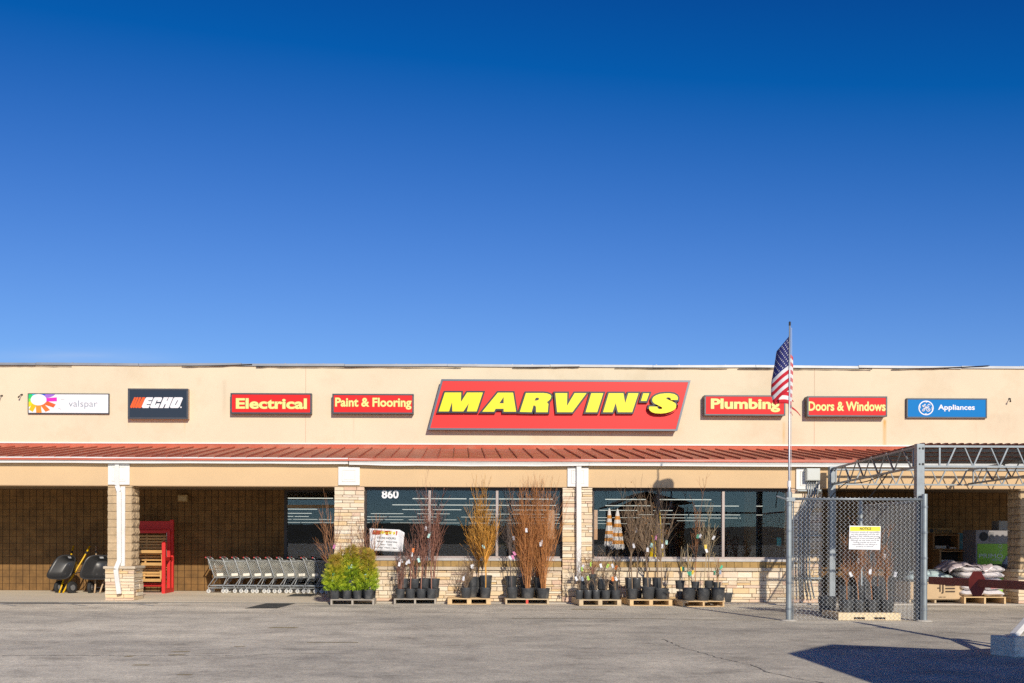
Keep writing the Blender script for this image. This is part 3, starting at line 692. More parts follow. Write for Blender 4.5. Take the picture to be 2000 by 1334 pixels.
# ------------------------------------------------------------------ wall signs
M_red = mat('sign_red', (.84,.022,.022), .45, var=.04, vs=.6, spec=.2)
M_red2 = mat('sign_red_main', (.86,.045,.04), .35, var=.05, vs=.35, spec=.25)
M_yel = mat('sign_yellow', (.92,.80,.26), .5); M_yel2 = mat('letter_yellow', (.95,.83,.0), .4)
M_edge = mat('letter_edge', (.10,.055,.01), .5); M_ret = mat('letter_return', (.03,.032,.042), .35, metal=.2)
M_sfr = mat('sign_frame_grey', (.10,.105,.115), .35, metal=.5, var=.1); M_sgrey = mat('sign_cabinet', (.14,.12,.10), .45, metal=.3)
M_wface = mat('sign_white', (.86,.86,.87), .4)
def cabinet(px0, px1, py0, py1, d, label, face_m, fw=.045, body=None):
    Y = YW-d; x0, z1 = P(px0, py0, Y); x1, z0 = P(px1, py1, Y)
    s = empty('wall_sign', ((x0+x1)/2, YW, z0), label, 'sign', 'lit box signs along the store front')
    b = MB(); b.box(x0+.004, x1-.004, Y+.012, YW-.002, z0+.004, z1-.004); b.build('cabinet', body or M_sgrey, s)
    b = MB(); f = Y
    b.box(x0, x1, f, f+.05, z0, z0+fw); b.box(x0, x1, f, f+.05, z1-fw, z1); b.box(x0, x0+fw, f, f+.05, z0+fw+.001, z1-fw-.001); b.box(x1-fw, x1, f, f+.05, z0+fw+.001, z1-fw-.001)
    b.build('frame', M_sfr, s, bevel=.006)
    b = MB(); b.box(x0+fw+.001, x1-fw-.001, f+.008, f+.030, z0+fw+.001, z1-fw-.001); b.build('face', face_m, s)
    return s, f+.008
def zr(ox, oy, sc):           # zoomed-picture coordinates -> photo pixels
    return lambda x, y: (ox+x/sc, oy+y/sc)
def trace(pts, f, Y): return [P(*f(x, y), Y) for x, y in pts]
def sign_text(s, txt, f, x0, x1, y0, y1, Y, m, bold, outline=None, **k):
    a, zt_ = P(*f(x0, y0), Y); c, zb_ = P(*f(x1, y1), Y)
    text_part(txt, a, c, zb_, zt_, Y, m, s, bold=bold, outline=outline, om=M_edge, **k)
s, Yf = cabinet(450, 608.5, 767.5, 808.5, .20, 'small red box sign reading Electrical in pale yellow letters', M_red)
sign_text(s, 'Electrical', zr(445,760,11.11), 175, 1716, 197, 434, Yf, M_yel, .036, .020)
s, Yf = cabinet(649, 808, 768.8, 808.5, .22, 'small red box sign reading Paint & Flooring in pale yellow letters', M_red)
sign_text(s, 'Paint & Flooring', zr(640,760,11.43), 167, 1870, 190, 458, Yf, M_yel, .032, .022)
s, Yf = cabinet(1376, 1534, 771.5, 812, .24, 'small red box sign reading Plumbing, half behind the flag', M_red)
sign_text(s, 'Plumbing', zr(1370,765,5.405), 99, 830, 72, 217, Yf, M_yel, .038, .020)
s, Yf = cabinet(1577, 1733, 773.5, 814, .26, 'small red box sign reading Doors & Windows in pale yellow letters', M_red)
sign_text(s, 'Doors & Windows', zr(1370,765,5.405), 1128, 1943, 103, 206, Yf, M_yel, .030, .022)
# blue appliances sign
M_blue = mat('sign_blue', (.0,.20,.56), .5, spec=.15)
s, Yf = cabinet(1771, 1928, 777.5, 817, .09, 'blue box sign with a white script roundel and the word Appliances', M_blue, .04)
f = zr(1765,770,11.765)
sign_text(s, 'Appliances', f, 790, 1632, 238, 397, Yf, M_wface, .022)
ring = [[P(*f(512+r*math.cos(t*2*math.pi/48), 315+r*.965*math.sin(t*2*math.pi/48)), Yf) for t in range(48)] for r in (174,150)]
shape_part(ring, Yf-.002, M_wface, s, 'roundel_ring')
b = MB()
def stroke(pts, r):
    V = [Vector((*P(*f(x, y), 1.0), 0)) for x, y in pts]; V = [Vector(P(*f(x, y), Yf)) for x, y in pts]
    b.tube([(v.x, Yf-.006, v.y) for v in V], r, 5)
stroke([(500,300),(470,297),(440,285),(424,268),(432,256),(446,266),(470,262),(492,246),(494,232),(480,230),(462,250),(458,275),(472,296),(496,306),(512,290)], .012)
stroke([(512,268),(498,310),(484,345),(462,382),(440,392),(424,378),(436,350),(476,325),(520,308),(548,302)], .013)
stroke([(600,262),(598,236),(578,228),(554,246),(546,272),(560,290),(588,292),(560,302),(532,318),(520,346),(528,378),(556,394),(588,384),(602,358),(592,334),(570,330),(558,346),(566,360),(580,358)], .013)
for cx, cy, dx, dy in ((500,190,40,-10),(640,300,8,40),(524,442,-40,10),(384,325,-8,-40)): stroke([(cx,cy),(cx+dx*.6,cy+dy*.5),(cx+dx,cy+dy*1.6)], .012)
b.build('script_monogram', M_wface, s)
# white sign with the colour-swatch sun
s, Yf = cabinet(54, 213, 768, 808.5, .075, 'white box sign with a rainbow swatch sun and grey lower case word', M_wface, .028)
f = zr(50,760,11.765)
M_gtxt = mat('grey_blue_ink', (.20,.26,.33), .6)
sign_text(s, 'valspar', f, 990, 1652, 260, 452, Yf, M_gtxt, -.010)
pet = [('magenta',(.85,.02,.50),[(470,205),(718,190),(720,280),(470,285)]),('violet',(.36,.16,.66),[(430,150),(470,112),(688,112),(640,155),(560,188),(480,205)]),('blue',(.02,.12,.62),[(340,112),(474,112),(440,150),(395,150)]),
 ('cyan',(.05,.55,.75),[(140,112),(330,112),(300,150),(165,145)]),('green',(.02,.62,.16),[(66,112),(140,112),(165,150),(140,225),(66,212)]),('lime',(.22,.75,.05),[(66,214),(140,226),(140,290),(66,288)]),('yellow',(.95,.72,.0),[(66,290),(140,288),(180,345),(80,410),(66,402)]),
 ('amber',(.95,.52,.0),[(150,340),(250,372),(165,525),(75,470)]),('orange',(.95,.30,.02),[(235,360),(350,360),(372,541),(245,541)]),('deep_orange',(.92,.19,.02),[(340,370),(430,345),(562,480),(462,522)]),('vermilion',(.92,.12,.02),[(415,350),(500,275),(695,352),(640,425)])]
for i, (nm, c, pl) in enumerate(pet):
    shape_part([trace(pl, f, Yf)], Yf-.001-.0012*(i % 2), mat('swatch_'+nm, c, .45), s, 'colour_swatch', depth=.003)
shape_part([[P(*f(300+182*math.cos(t*math.pi/24), 245+130*math.sin(t*math.pi/24)), Yf) for t in range(48)]], Yf-.006, M_wface, s, 'swatch_centre', depth=.003)
M_line2 = mat('grey_ink', (.45,.45,.45), .6)
shape_part([trace([(810,236),(895,236),(895,245),(810,245)], f, Yf), trace([(740,423),(818,460),(812,469),(736,432)], f, Yf)], Yf-.001, M_line2, s, 'dash', depth=.003)
# dark sign with slanted white letters and orange bars
M_navy = mat('sign_charcoal', (.026,.028,.032), .10, coat=.6)
s, Yf = cabinet(249.5, 367, 758.5, 818.5, .20, 'dark glossy box sign with slanted white letters and four orange bars', M_navy, .05, mat('sign_side_tan', (.50,.36,.26), .5))
f = zr(245,750,15.385); M_org = mat('sign_orange', (.88,.12,.015), .4)
for t0, t1, b0, b1 in ((268,322,145,206),(338,398,218,272),(420,480,290,362),(508,602,375,478)):
    shape_part([trace([(t0,400),(t1,400),(b1+22,640),(b1,715),(b1-30,722),(b0+20,722),(b0,695),(b0+4,660)], f, Yf)], Yf, M_org, s, 'orange_bar')
for ch in ([[(632,400),(835,400),(800,490),(690,490),(690,515),(790,515),(755,605),(645,605),(632,630),(742,630),(695,722),(525,722),(492,695),(498,660),(590,450)]],
           [[(880,400),(1080,400),(1108,425),(1060,538),(952,538),(972,492),(945,490),(885,630),(910,630),(936,582),(1042,582),(985,722),(770,722),(738,700),(745,660),(845,440)]],
           [[(1152,400),(1292,400),(1232,507),(1260,507),(1305,400),(1435,400),(1298,722),(1168,722),(1215,604),(1184,604),(1130,722),(1012,722)]],
           [[(1480,400),(1700,400),(1728,430),(1625,685),(1580,722),(1368,722),(1338,700),(1345,660),(1440,440)],[(1560,490),(1585,490),(1512,630),(1485,630)]],
           [[(1668+24*math.cos(t*math.pi/8), 698+24*math.sin(t*math.pi/8)) for t in range(16)]]):
    shape_part([trace(pl, f, Yf) for pl in ch], Yf, M_wface, s, 'letter')
# the big slanted store sign
def para(px, Y): return [P(*q, Y) for q in px]
d = .27; Y = YW-d
cor = [(862,740.5),(1348.8,743),(1322.8,841.8),(835.5,839.5)]
c4 = para(cor, Y); cen = (sum(p[0] for p in c4)/4, sum(p[1] for p in c4)/4)
s = empty('store_sign', (cen[0], YW, c4[3][1]), 'large slanted red sign with raised yellow capitals above the canopy', 'sign')
def prism(b, pts, ya, yb):
    n = len(pts); b.quad(*[(x, ya, z) for x, z in pts][::-1]); b.quad(*[(x, yb, z) for x, z in pts])
    for i in range(n):
        a, c = pts[i], pts[(i+1) % n]; b.quad((a[0],ya,a[1]),(c[0],ya,c[1]),(c[0],yb,c[1]),(a[0],yb,a[1]))
b = MB(); prism(b, [((x-cen[0])*.997+cen[0], (z-cen[1])*.99+cen[1]) for x, z in c4], Y+.02, YW-.003); b.build('cabinet', M_sgrey, s)
b = MB(); w = .055
dx = (c4[0][0]-c4[3][0])/(c4[0][1]-c4[3][1])*w
TL, TR, BR, BL = c4
def strip(p): prism(b, p, Y-.012, Y+.05)
strip([TL, TR, (TR[0]-dx, TR[1]-w), (TL[0]-dx, TL[1]-w)]); strip([(BL[0]+dx, BL[1]+w), (BR[0]+dx, BR[1]+w), BR, BL])
strip([(TL[0]-dx,TL[1]-w-.001),(TL[0]-dx+w*1.05,TL[1]-w-.001),(BL[0]+dx+w*1.05,BL[1]+w+.001),(BL[0]+dx,BL[1]+w+.001)]); strip([(TR[0]-dx-w*1.05,TR[1]-w-.001),(TR[0]-dx,TR[1]-w-.001),(BR[0]+dx,BR[1]+w+.001),(BR[0]+dx-w*1.05,BR[1]+w+.001)])
b.build('frame', mat('sign_frame_light', (.16,.17,.19), .3, metal=.6), s)
b = MB(); prism(b, [((x-cen[0])*.985+cen[0], (z-cen[1])*.94+cen[1]) for x, z in c4], Y, Y+.018); b.build('face', M_red2, s)
f1 = zr(840,750,7.692); f2 = zr(1080,750,7.692)
MARV = [(f1,[[(222,128),(468,128),(462,272),(555,128),(793,128),(700,412),(553,412),(583,290),(500,412),(335,412),(330,268),(285,412),(130,412)]]),
 (f1,[[(1018,130),(1247,130),(1293,416),(1105,416),(1105,372),(985,372),(962,416),(783,416)],[(1105,195),(1105,290),(1040,290)]]),
 (f1,[[(1440,135),(1700,135),(1760,142),(1805,160),(1822,185),(1812,220),(1790,245),(1755,272),(1778,300),(1775,330),(1768,424),(1592,424),(1590,345),(1578,325),(1553,322),(1525,424),(1348,420)],[(1590,207),(1625,205),(1638,218),(1630,238),(1610,247),(1568,250)]]),
 (f2,[[(35,137),(215,137),(210,330),(325,137),(505,137),(292,424),(62,424)]]),(f2,[[(575,138),(755,138),(665,424),(490,424)]]),
 (f2,[[(838,138),(1058,138),(1085,290),(1132,138),(1285,138),(1190,424),(975,424),(942,285),(895,424),(752,424)]]),
 (f2,[[(1355,140),(1447,140),(1405,255),(1322,255)]]),
 (f2,[[(1875,238),(1878,205),(1862,175),(1820,150),(1760,140),(1690,140),(1610,148),(1550,168),(1510,195),(1492,225),(1495,262),(1520,290),(1580,320),(1640,352),(1640,372),(1600,378),(1572,365),(1568,340),(1448,338),(1442,370),(1455,400),(1490,425),(1540,440),(1620,444),(1700,436),(1770,415),(1820,388),(1848,355),(1853,320),(1840,290),(1800,265),(1705,225),(1702,207),(1725,200),(1758,205),(1772,225),(1768,243)]])]
LD = .10
for ff, pls in MARV:
    tr = [trace(p, ff, Y-LD) for p in pls]
    if pls[0][0] == (1018,130): tr = tr
    o = shape_part([tr[0]], Y, M_ret, s, 'letter_return', depth=LD-.004, offset=.05)
    fc = shape_part(tr, Y-LD, M_yel2, s, 'letter_face', depth=.003)
# small floodlight brackets on the wall
M_brk = mat('bracket_dark', (.06,.05,.045), .5, metal=.4)
for i, (px, py, lb) in enumerate(((4,775,'small dark wall bracket at the far left edge of the facade'),(43,773,'small dark wall bracket just left of the rainbow swatch sign'),(1971,781,'small dark wall bracket right of the blue sign'))):
    x, z = P(px, py, YW); s = empty('wall_bracket', (x, YW, z), lb, 'bracket', 'small brackets on the upper wall')
    b = MB(); b.disc((x,YW-.004,z+.03), .03, (0,-1,0)); b.tube([(x,YW,z+.03),(x,YW-.08,z+.03),(x-.03,YW-.12,z-.04)], .012, 6); b.build('arm', M_brk, s)
    b = MB(); b.tube([(x-.03,YW-.12,z-.03),(x-.045,YW-.15,z-.07)], [.018,.026], 8); b.build('head', M_brk, s)
# 860 in the glass
b_ = Q(745.5, 973.5, YG-.004); c_ = Q(778.5, 957, YG-.004)
nb = empty('address_numerals', (b_[0], YG, b_[2]), 'white street number 860 at the top of the left shop window', 'number')
text_part('860', b_[0], c_[0], b_[2], c_[2], YG+.004, M_wface, nb, 'numerals', bold=.03)
# hours banner behind the left window, wavy vinyl
x0, zt_ = P(722, 1032, YG-.05); x1, zb_ = P(790, 1075.5, YG-.05)
bn = empty('hours_banner', ((x0+x1)/2, YG-.05, zb_), 'white vinyl banner with store hours hung in front of the left window', 'banner')
def wav(x, z):
    t = (x-x0)/(x1-x0); return YG-.07+.012*math.sin(t*21+z*2)+.008*math.sin(t*9)
def ban(x, z):   # sag of the top right corner
    t = (x-x0)/(x1-x0); k = (z-zb_)/(zt_-zb_)
    return (x-.05*max(0,t-.8)*5*max(0,.9-k), wav(x,z), z-.035*t-.07*max(0,t-.85)/.15*max(0,k-.5)*2)
b = MB(); NX, NZ = 40, 10
grid = [[ban(x0+(x1-x0)*i/NX, zb_+(zt_-zb_)*j/NZ) for j in range(NZ+1)] for i in range(NX+1)]
for i in range(NX):
    for j in range(NZ): b.quad(grid[i][j], grid[i+1][j], grid[i+1][j+1], grid[i][j+1])
sh = b.build('sheet', mat('vinyl_white', (.80,.80,.80), .45), bn, smooth=True, weld=1e-5)
md = sh.modifiers.new('thick', 'SOLIDIFY'); md.thickness = .003
def on_banner(me_list, m, name):
    b = MB()
    for me, fn in me_list: b.add_mesh(me, lambda v: (lambda q: (q[0], q[1]-.006, q[2]))(ban(*fn(v))))
    b.build(name, m, bn)
W_, H_ = x1-x0, zt_-zb_
hd = [(.10,.93),(.80,.93),(.78,.74),(.07,.74)]
shape = poly_mesh([[(x0+W_*(hd[0][0]+(hd[1][0]-hd[0][0])*i/14), zb_+H_*.93) for i in range(15)]+[(x0+W_*(hd[2][0]+(hd[3][0]-hd[2][0])*i/14), zb_+H_*.74) for i in range(15)]], .001)
on_banner([(shape, lambda v: (v.x, v.y))], mat('banner_orange', (.72,.13,.05), .5), 'header_band')
allp = []
ax0, ax1 = f1(130,0)[0], f2(1878,0)[0]; ay0, ay1 = 750+128/7.692, 750+444/7.692
for ff, pls in MARV:
    pl2 = [[(x0+W_*(.13+.61*(ff(x,y)[0]-ax0)/(ax1-ax0)), zb_+H_*(.90-.13*(ff(x,y)[1]-ay0)/(ay1-ay0))) for x, y in pl] for pl in pls]
    allp.append((poly_mesh(pl2, .001), lambda v: (v.x, v.y)))
b = MB()
for me, fn in allp: b.add_mesh(me, lambda v: (lambda q: (q[0], q[1]-.010, q[2]))(ban(*fn(v))))
b.build('header_lettering', M_yel2, bn)
def bline(s, u0, u1, w0, w1, bold=.012):
    me = text_raw(s, bold); a, c, d_, e = bbox(me)
    return (me, lambda v: (x0+W_*(u0+(u1-u0)*(v.co.x-a)/(c-a)) if hasattr(v,'co') else x0+W_*(u0+(u1-u0)*(v.x-a)/(c-a)), zb_+H_*(w0+(w1-w0)*(v.y-d_)/(e-d_))))
M_bink = mat('banner_ink', (.03,.03,.03), .6)
for q in (('STORE HOURS:', .22,.76,.55,.64), ('Mon - Saturday', .22,.80,.38,.47), ('7am - 7pm', .30,.64,.25,.34), ('Sunday 10am - 6pm', .16,.80,.11,.20)): on_banner([bline(*q)], M_bink, 'lettering')
# ------------------------------------------------------------------ chain-link fence, flag, steel canopy frame
M_galv = mat('galvanised_steel', (.26,.29,.31), .45, metal=.5, var=.15, vs=6)
M_galv2 = mat('galvanised_post', (.33,.37,.38), .5, metal=.5, var=.14, vs=4, dirt=(.25,.27,.26,.5), dscale=6)
M_wire = mat('galvanised_wire', (.74,.77,.78), .35, metal=.45)
M_conc = mat('post_footing', (.62,.57,.48), .9, var=.1)
YFN = 20.8
def mesh_panel(mb, p0, p1, z0, z1, pitch=.0878, r=.0027):
    """chain link between two plan points: zigzag wires that hook at every half pitch, twisted ends on top"""
    a = Vector((p0[0], p0[1], 0)); d = Vector((p1[0]-p0[0], p1[1]-p0[1], 0)); Ln = d.length; d.normalize(); nrm = Vector((d.y, -d.x, 0))
    n = int(Ln/pitch); h = pitch/2; rows_ = int((z1-z0)/h)
    for i in range(n):
        for s_ in (0, 1):
            pts = []
            for k in range(rows_+1):
                o = i*pitch + (h if ((k+s_) % 2) else 0) + (0 if s_ == 0 else h) * 1.0
                q = a + d*min(o, Ln) + Vector((0,0,z0+k*h)) + nrm*(.004 if (k+s_) % 2 else -.004)
                pts.append(q)
            mb.tube(pts, r, 3, cap=False)
            q = pts[-1]; mb.tube([q, q+d*(.010 if s_ else -.010)+Vector((0,0,.030))], r*1.15, 3, cap=False)
xl, xr = PX(1541, YFN), PX(1805.5, YFN)
ztop = PZ(1670, 975, YFN)
fen = empty('chain_link_fence', ((xl+xr)/2, YFN, LOT), 'galvanised chain-link fence panel with thick round posts and a top rail', 'fence')
b = MB(); mesh_panel(b, (xl+.10, YFN), (xr-.05, YFN), LOT+.03, ztop+.02); b.build('wire_mesh', M_wire, fen)
b = MB(); mesh_panel(b, (xr, YFN+.08), (xr, 24.0), LOT+.03, ztop+.0); b.build('side_wire_mesh', M_wire, fen)
b = MB(); b.tube([(xl, YFN, ztop), (xr, YFN, ztop)], .027, 10); b.build('top_rail', M_galv, fen, smooth=True)
b = MB(); b.tube([(xr, YFN, ztop-.03), (xr, 24.1, ztop-.03)], .024, 8); b.build('top_rail', M_galv, fen, smooth=True)
def post(x, y, z1, r, cap=True):
    b = MB(); b.lathe([(r,0),(r,z1-LOT)]+([(r*1.08,z1-LOT),(r*1.08,z1-LOT+.03),(r*.5,z1-LOT+.06)] if cap else [(r*.98,z1-LOT+.012),(0.001,z1-LOT+.012)]), 18, (x,y,LOT), cap1=True)
    p = b.build('post', M_galv2, fen, smooth=True)
    md = p.modifiers.new('edge', 'EDGE_SPLIT'); md.split_angle = R(40)
    for k in range(5): 
        b = MB(); z = LOT+.25+k*(z1-LOT-.5)/4; b.lathe([(r+.002,z-.02),(r+.008,z-.02),(r+.008,z+.02),(r+.002,z+.02)], 14, (x,y,0)); b.build('tension_band', M_galv, p)
    return p
post(xl, YFN, PZ(1541,962,YFN), .058, False); post(xr, YFN, PZ(1805,966,YFN), .056, False); post(xr, 24.1, ztop+.05, .05)
b = MB(); b.tube([(xl+.085,YFN,LOT+.03),(xl+.085,YFN,ztop)], .012, 6); b.tube([(xr-.065,YFN,LOT+.03),(xr-.065,YFN,ztop)], .012, 6); b.build('tension_bar', M_galv, fen)
b = MB(); b.tube([Q(1517,969,YFN-.1), Q(1538,976,YFN-.06)], .018, 6); b.box(xl-.075, xl+.1, YFN-.075, YFN-.055, ztop-.05, ztop+.03); b.build('gate_latch', M_galv, fen)
b = MB()
for x in (xl, xr): b.lathe([(.16,0),(.17,.004),(.12,.03),(.06,.032)], 14, (x,YFN,LOT), cap1=True)
b.lathe([(.16,0),(.17,.004),(.12,.03),(.06,.032)], 14, (xr+.05,YFN+.18,LOT), cap1=True)
b.build('footing', M_conc, fen)
# notice board on the wire
x0, zt_ = P(1659, 1026.5, YFN-.03); x1, zb_ = P(1720, 1073, YFN-.03); yS = YFN-.035
nt_ = empty('notice_sign', ((x0+x1)/2, yS, zb_), 'white notice board with a yellow header wired to the chain-link fence', 'sign')
sk = .012
b = MB(); b.hexa([(x0-sk,yS,zb_),(x1-sk,yS,zb_-.01),(x1-sk,yS+.005,zb_-.01),(x0-sk,yS+.005,zb_),(x0,yS,zt_),(x1,yS,zt_-.01),(x1,yS+.005,zt_-.01),(x0,yS+.005,zt_)]); b.build('board', M_wface, nt_)
W_, H_ = x1-x0, zt_-zb_
b = MB(); b.box(x0+.012, x1-.012, yS-.003, yS-.001, zt_-.014-H_*.20, zt_-.022); b.build('header_band', mat('notice_yellow', (.93,.80,.04), .5), nt_)
M_ink = mat('black_ink', (.02,.02,.022), .6); M_gink = mat('grey_print', (.30,.30,.30), .6)
text_part('NOTICE', x0+W_*.33, x0+W_*.69, zt_-H_*.18, zt_-H_*.075, yS-.003, M_ink, nt_, 'header_lettering', bold=.014)
lines = ['Customers assume all responsibility','and risks associated with the safe','loading of their vehicles and proper','securement of any purchased goods.','Although we may assist you in the','loading process we are not','responsible for any damage to','property or persons.']
b = MB()
for i, s in enumerate(lines):
    me = text_raw(s, .006, 0, .15); a, c, d_, e = bbox(me); sc = .042; cx = (x0+x1)/2-sk*.5; zz_ = zt_-H_*(.30+.086*i)
    b.add_mesh(me, lambda v: (cx+(v.x-(a+c)/2)*sc, yS-.004, zz_+v.y*sc))
b.build('body_lettering', M_gink, nt_)
b = MB()
for q in ((x0+.015,zb_+H_*.5),(x1-.03,zb_+H_*.5)): b.disc((q[0],yS-.006,q[1]), .011, (0,-1,0), 8)
b.build('fixing', M_ink, nt_)
# flag pole on the left post
YP = YFN-.0; xb, zb0_ = P(1540.5, 962, YP); zt_ = PZ(1544, 636, YP)
fp = empty('flag_pole', (xl, YP, LOT), 'slender metal flag pole rising from the left fence post', 'flag pole')
b = MB(); zmid = PZ(1541, 940, YP)
b.lathe([(.030,zb0_+.012),(.030,zmid-.0),(.022,zmid+.01),(.020,zt_-1.2),(.017,zt_)], 12, (xl,YP,0), cap1=True); b.build('shaft', mat('pole_metal', (.45,.47,.50), .35, metal=.4, var=.08), fp, smooth=True)
b = MB(); b.lathe([(.022,zt_),(.022,zt_+.07),(.008,zt_+.085)], 10, (xl,YP,0), cap1=True); b.build('cap', M_ink, fp)
b = MB(); b.lathe([(.032,zmid-.12),(.036,zmid-.12),(.036,zmid+.01),(.032,zmid+.01)], 12, (xl,YP,0)); b.build('collar', M_wface, fp)
b = MB(); b.tube([(xl+.03,YP-.025,zt_-.05),(xl+.035,YP-.03,zt_-1.0),(xl+.028,YP-.03,zmid)], .004, 4); b.build('halyard', mat('cord', (.7,.7,.68), .8), fp)
# flag: S-folded away from the viewer
fl = empty('flag', (xl, YP, zt_-.18), 'red white and blue striped flag with stars hanging limp from the pole', 'flag')
FH, FL = 1.10, 1.75
path = [(0.0,0,0,0),(.28,-.15,.05,.10),(.55,-.31,.14,.23),(.70,-.365,.24,.28),(.85,-.30,.34,.27),(1.1,.03,.42,.22),(1.3,.17,.50,.26),(1.5,.215,.57,.33),(1.75,.22,.64,.45)]
def flag_pt(s, v):
    for a, c in zip(path, path[1:]):
        if s <= c[0]+1e-6: break
    t = (s-a[0])/(c[0]-a[0]); i = path.index(a)
    p0 = path[max(i-1,0)]; p3 = path[min(i+2, len(path)-1)]
    def cr(k):
        return .5*((2*a[k])+(-p0[k]+c[k])*t+(2*p0[k]-5*a[k]+4*c[k]-p3[k])*t*t+(-p0[k]+3*a[k]-3*c[k]+p3[k])*t**3)
    x, y, dr = cr(1), cr(2), cr(3)
    tp = s/FL; x *= .82 if x < 0 else 1.0
    x *= (.55+.45*min(1, v*1.5+.15)) if s < 1.0 else 1.0
    x += .03*math.sin(s*9+v*3.2)*tp; y += .05*math.sin(s*11+v*2.1)*tp
    curl = max(0, v-.8)*1.2*math.exp(-((s-.72)/.16)**2)
    return Vector((xl-.02*(s < .01)+x+curl*.2, YP+.0+y-curl*.3, zt_-.20-dr-v*FH+curl*.1))
M_fr = mat('flag_red', (.62,.012,.03), .75); M_fw = mat('flag_white', (.82,.80,.80), .75); M_fb = mat('flag_blue', (.02,.025,.16), .75)
NS, NV = 56, 26; b = MB()
gr = [[flag_pt(FL*i/NS, j/NV) for j in range(NV+1)] for i in range(NS+1)]
for i in range(NS):
    for j in range(NV):
        stripe = j//2; can = i < NS*.40 and j < 14
        if i > NS-5 and (stripe % 3 == 1) and i > NS-2-(j*7 % 3): continue
        b.cur = 2 if can else (0 if stripe % 2 == 0 else 1)
        b.quad(gr[i][j], gr[i+1][j], gr[i+1][j+1], gr[i][j+1])
b.cur = 0
for k, (v0, ln) in enumerate(((.62,.22),(.74,.50),(.90,.14))):      # frayed ribbons
    q0, q1 = flag_pt(FL, v0), flag_pt(FL, v0+.05); pr = (q0, q1)
    for m_ in range(5):
        t = (m_+1)/5; o = Vector((ln*t*.62, ln*t*.35, -ln*t*.52-.02*math.sin(t*5+k))); w = 1-.6*t
        n0, n1 = q0+o, q0+o+(q1-q0)*w; b.quad(pr[0], n0, n1, pr[1]); pr = (n0, n1)
cl = b.build('cloth', [M_fr, M_fw, M_fb], fl, smooth=True, weld=1e-5); md = cl.modifiers.new('thick', 'SOLIDIFY'); md.thickness = .003; md.offset = 0
b = MB()
for r_ in range(9):
    for c_ in range(6 if r_ % 2 == 0 else 5):
        s0 = FL*.40*((c_+.5)/6 if r_ % 2 == 0 else (c_+1)/6); v0 = (r_+.75)/9.5*7/13
        e = .004; p = flag_pt(s0, v0); du = (flag_pt(s0+e, v0)-p).normalized(); dv = (flag_pt(s0, v0+e)-p).normalized(); nn = du.cross(dv).normalized()
        for sg in (1, -1):
            pts = []
            for k in range(10):
                rr = .019 if k % 2 == 0 else .008; an = math.pi/2+k*math.pi/5
                pts.append(p+nn*.005*sg+(du*math.cos(an)-dv*math.sin(an))*rr)
            b.quad(*(pts if sg > 0 else pts[::-1]))
b.build('stars', M_fw, fl)
# steel canopy frame over the yard
xF, yF0, yF1 = 9.44, 20.98, 25.95
cf = empty('steel_canopy', (xF, yF0, LOT), 'galvanised steel canopy frame with zigzag trusses beside the chain-link fence', 'canopy')
zT0, zT1 = PZ(1803, 869, yF0), PZ(1620, 913, yF1); zB0, zB1 = PZ(1803, 911, yF0), PZ(1620, 946, yF1)
def cpost(x, y, z1, w, dpt):
    b = MB(); b.box(x-w/2, x+w/2, y-dpt/2, y+dpt/2, LOT, z1); p = cf_part('post', M_galv, b, bevel=.006)
    for zz_ in (z1-.10, z1-.42):
        b = MB(); b.disc((x-w*.15, y-dpt/2-.002, zz_), .022, (0,-1,0), 6); b.disc((x+w*.27, y-dpt/2-.002, zz_), .028, (0,-1,0), 6)
        b.build('bolt', M_ink, p)
    return p
def cf_part(name, m, b, **k): return b.build(name, m, cf, **k)
cpost(xF, yF0, zT0+.02, .16, .14); cpost(xF+.02, yF1, zT1+.02, .15, .15); cpost(xF+7.6, yF0, zT0+.02, .16, .14); cpost(xF+7.6, yF1, zT1, .15, .15)
def truss(pa, pb, za0, za1, zb0_, zb1_, nper, ch=.05, web=.026):
    b = MB(); A0, B0 = Vector((*pa,za0)), Vector((*pb,za1)); A1, B1 = Vector((*pa,zb0_)), Vector((*pb,zb1_))
    b.bar(A0, B0, ch*1.1, ch*.8); b.bar(A1, B1, ch*1.1, ch*.8); c = cf_part('truss_chord', M_galv, b)
    b = MB(); t0, t1 = .045, .955
    for t in (t0, t1): b.bar(A0.lerp(B0,t), A1.lerp(B1,t), web*1.2, web*1.2)
    for k in range(nper):
        u0 = t0+.02+(t1-t0-.04)*k/nper; um = t0+.02+(t1-t0-.04)*(k+.5)/nper; u1 = t0+.02+(t1-t0-.04)*(k+1)/nper
        b.bar(A1.lerp(B1,u0), A0.lerp(B0,um-.012), web*1.15, web*1.15); b.bar(A0.lerp(B0,um+.012), A1.lerp(B1,u1), web*.8, web*.8)
    b.build('truss_web', M_galv, c)
truss((xF, yF0+.07), (xF+.02, yF1-.07), zT0-.03, zT1-.03, zB0, zB1, 5)
truss((xF+.08, yF0), (xF+7.5, yF0), zT0-.03, zT0-.03, zB0, zB0, 12)
truss((xF+3.46, yF0+.07), (xF+3.46, yF1-.07), zT0-.05, zT1-.06, zB0, zB1+.02, 5)
truss((xF+.1, yF1), (xF+7.5, yF1), zT1-.05, zT1-.05, zB1, zB1, 12)
b = MB()
for k in range(1, 5):
    t = k/6; y = yF0+(yF1-yF0)*t; z = zT0+(zT1-zT0)*t-.02; b.bar((xF,y,z),(xF+7.6,y,z), .05, .06)
cf_part('purlin', M_galv, b)
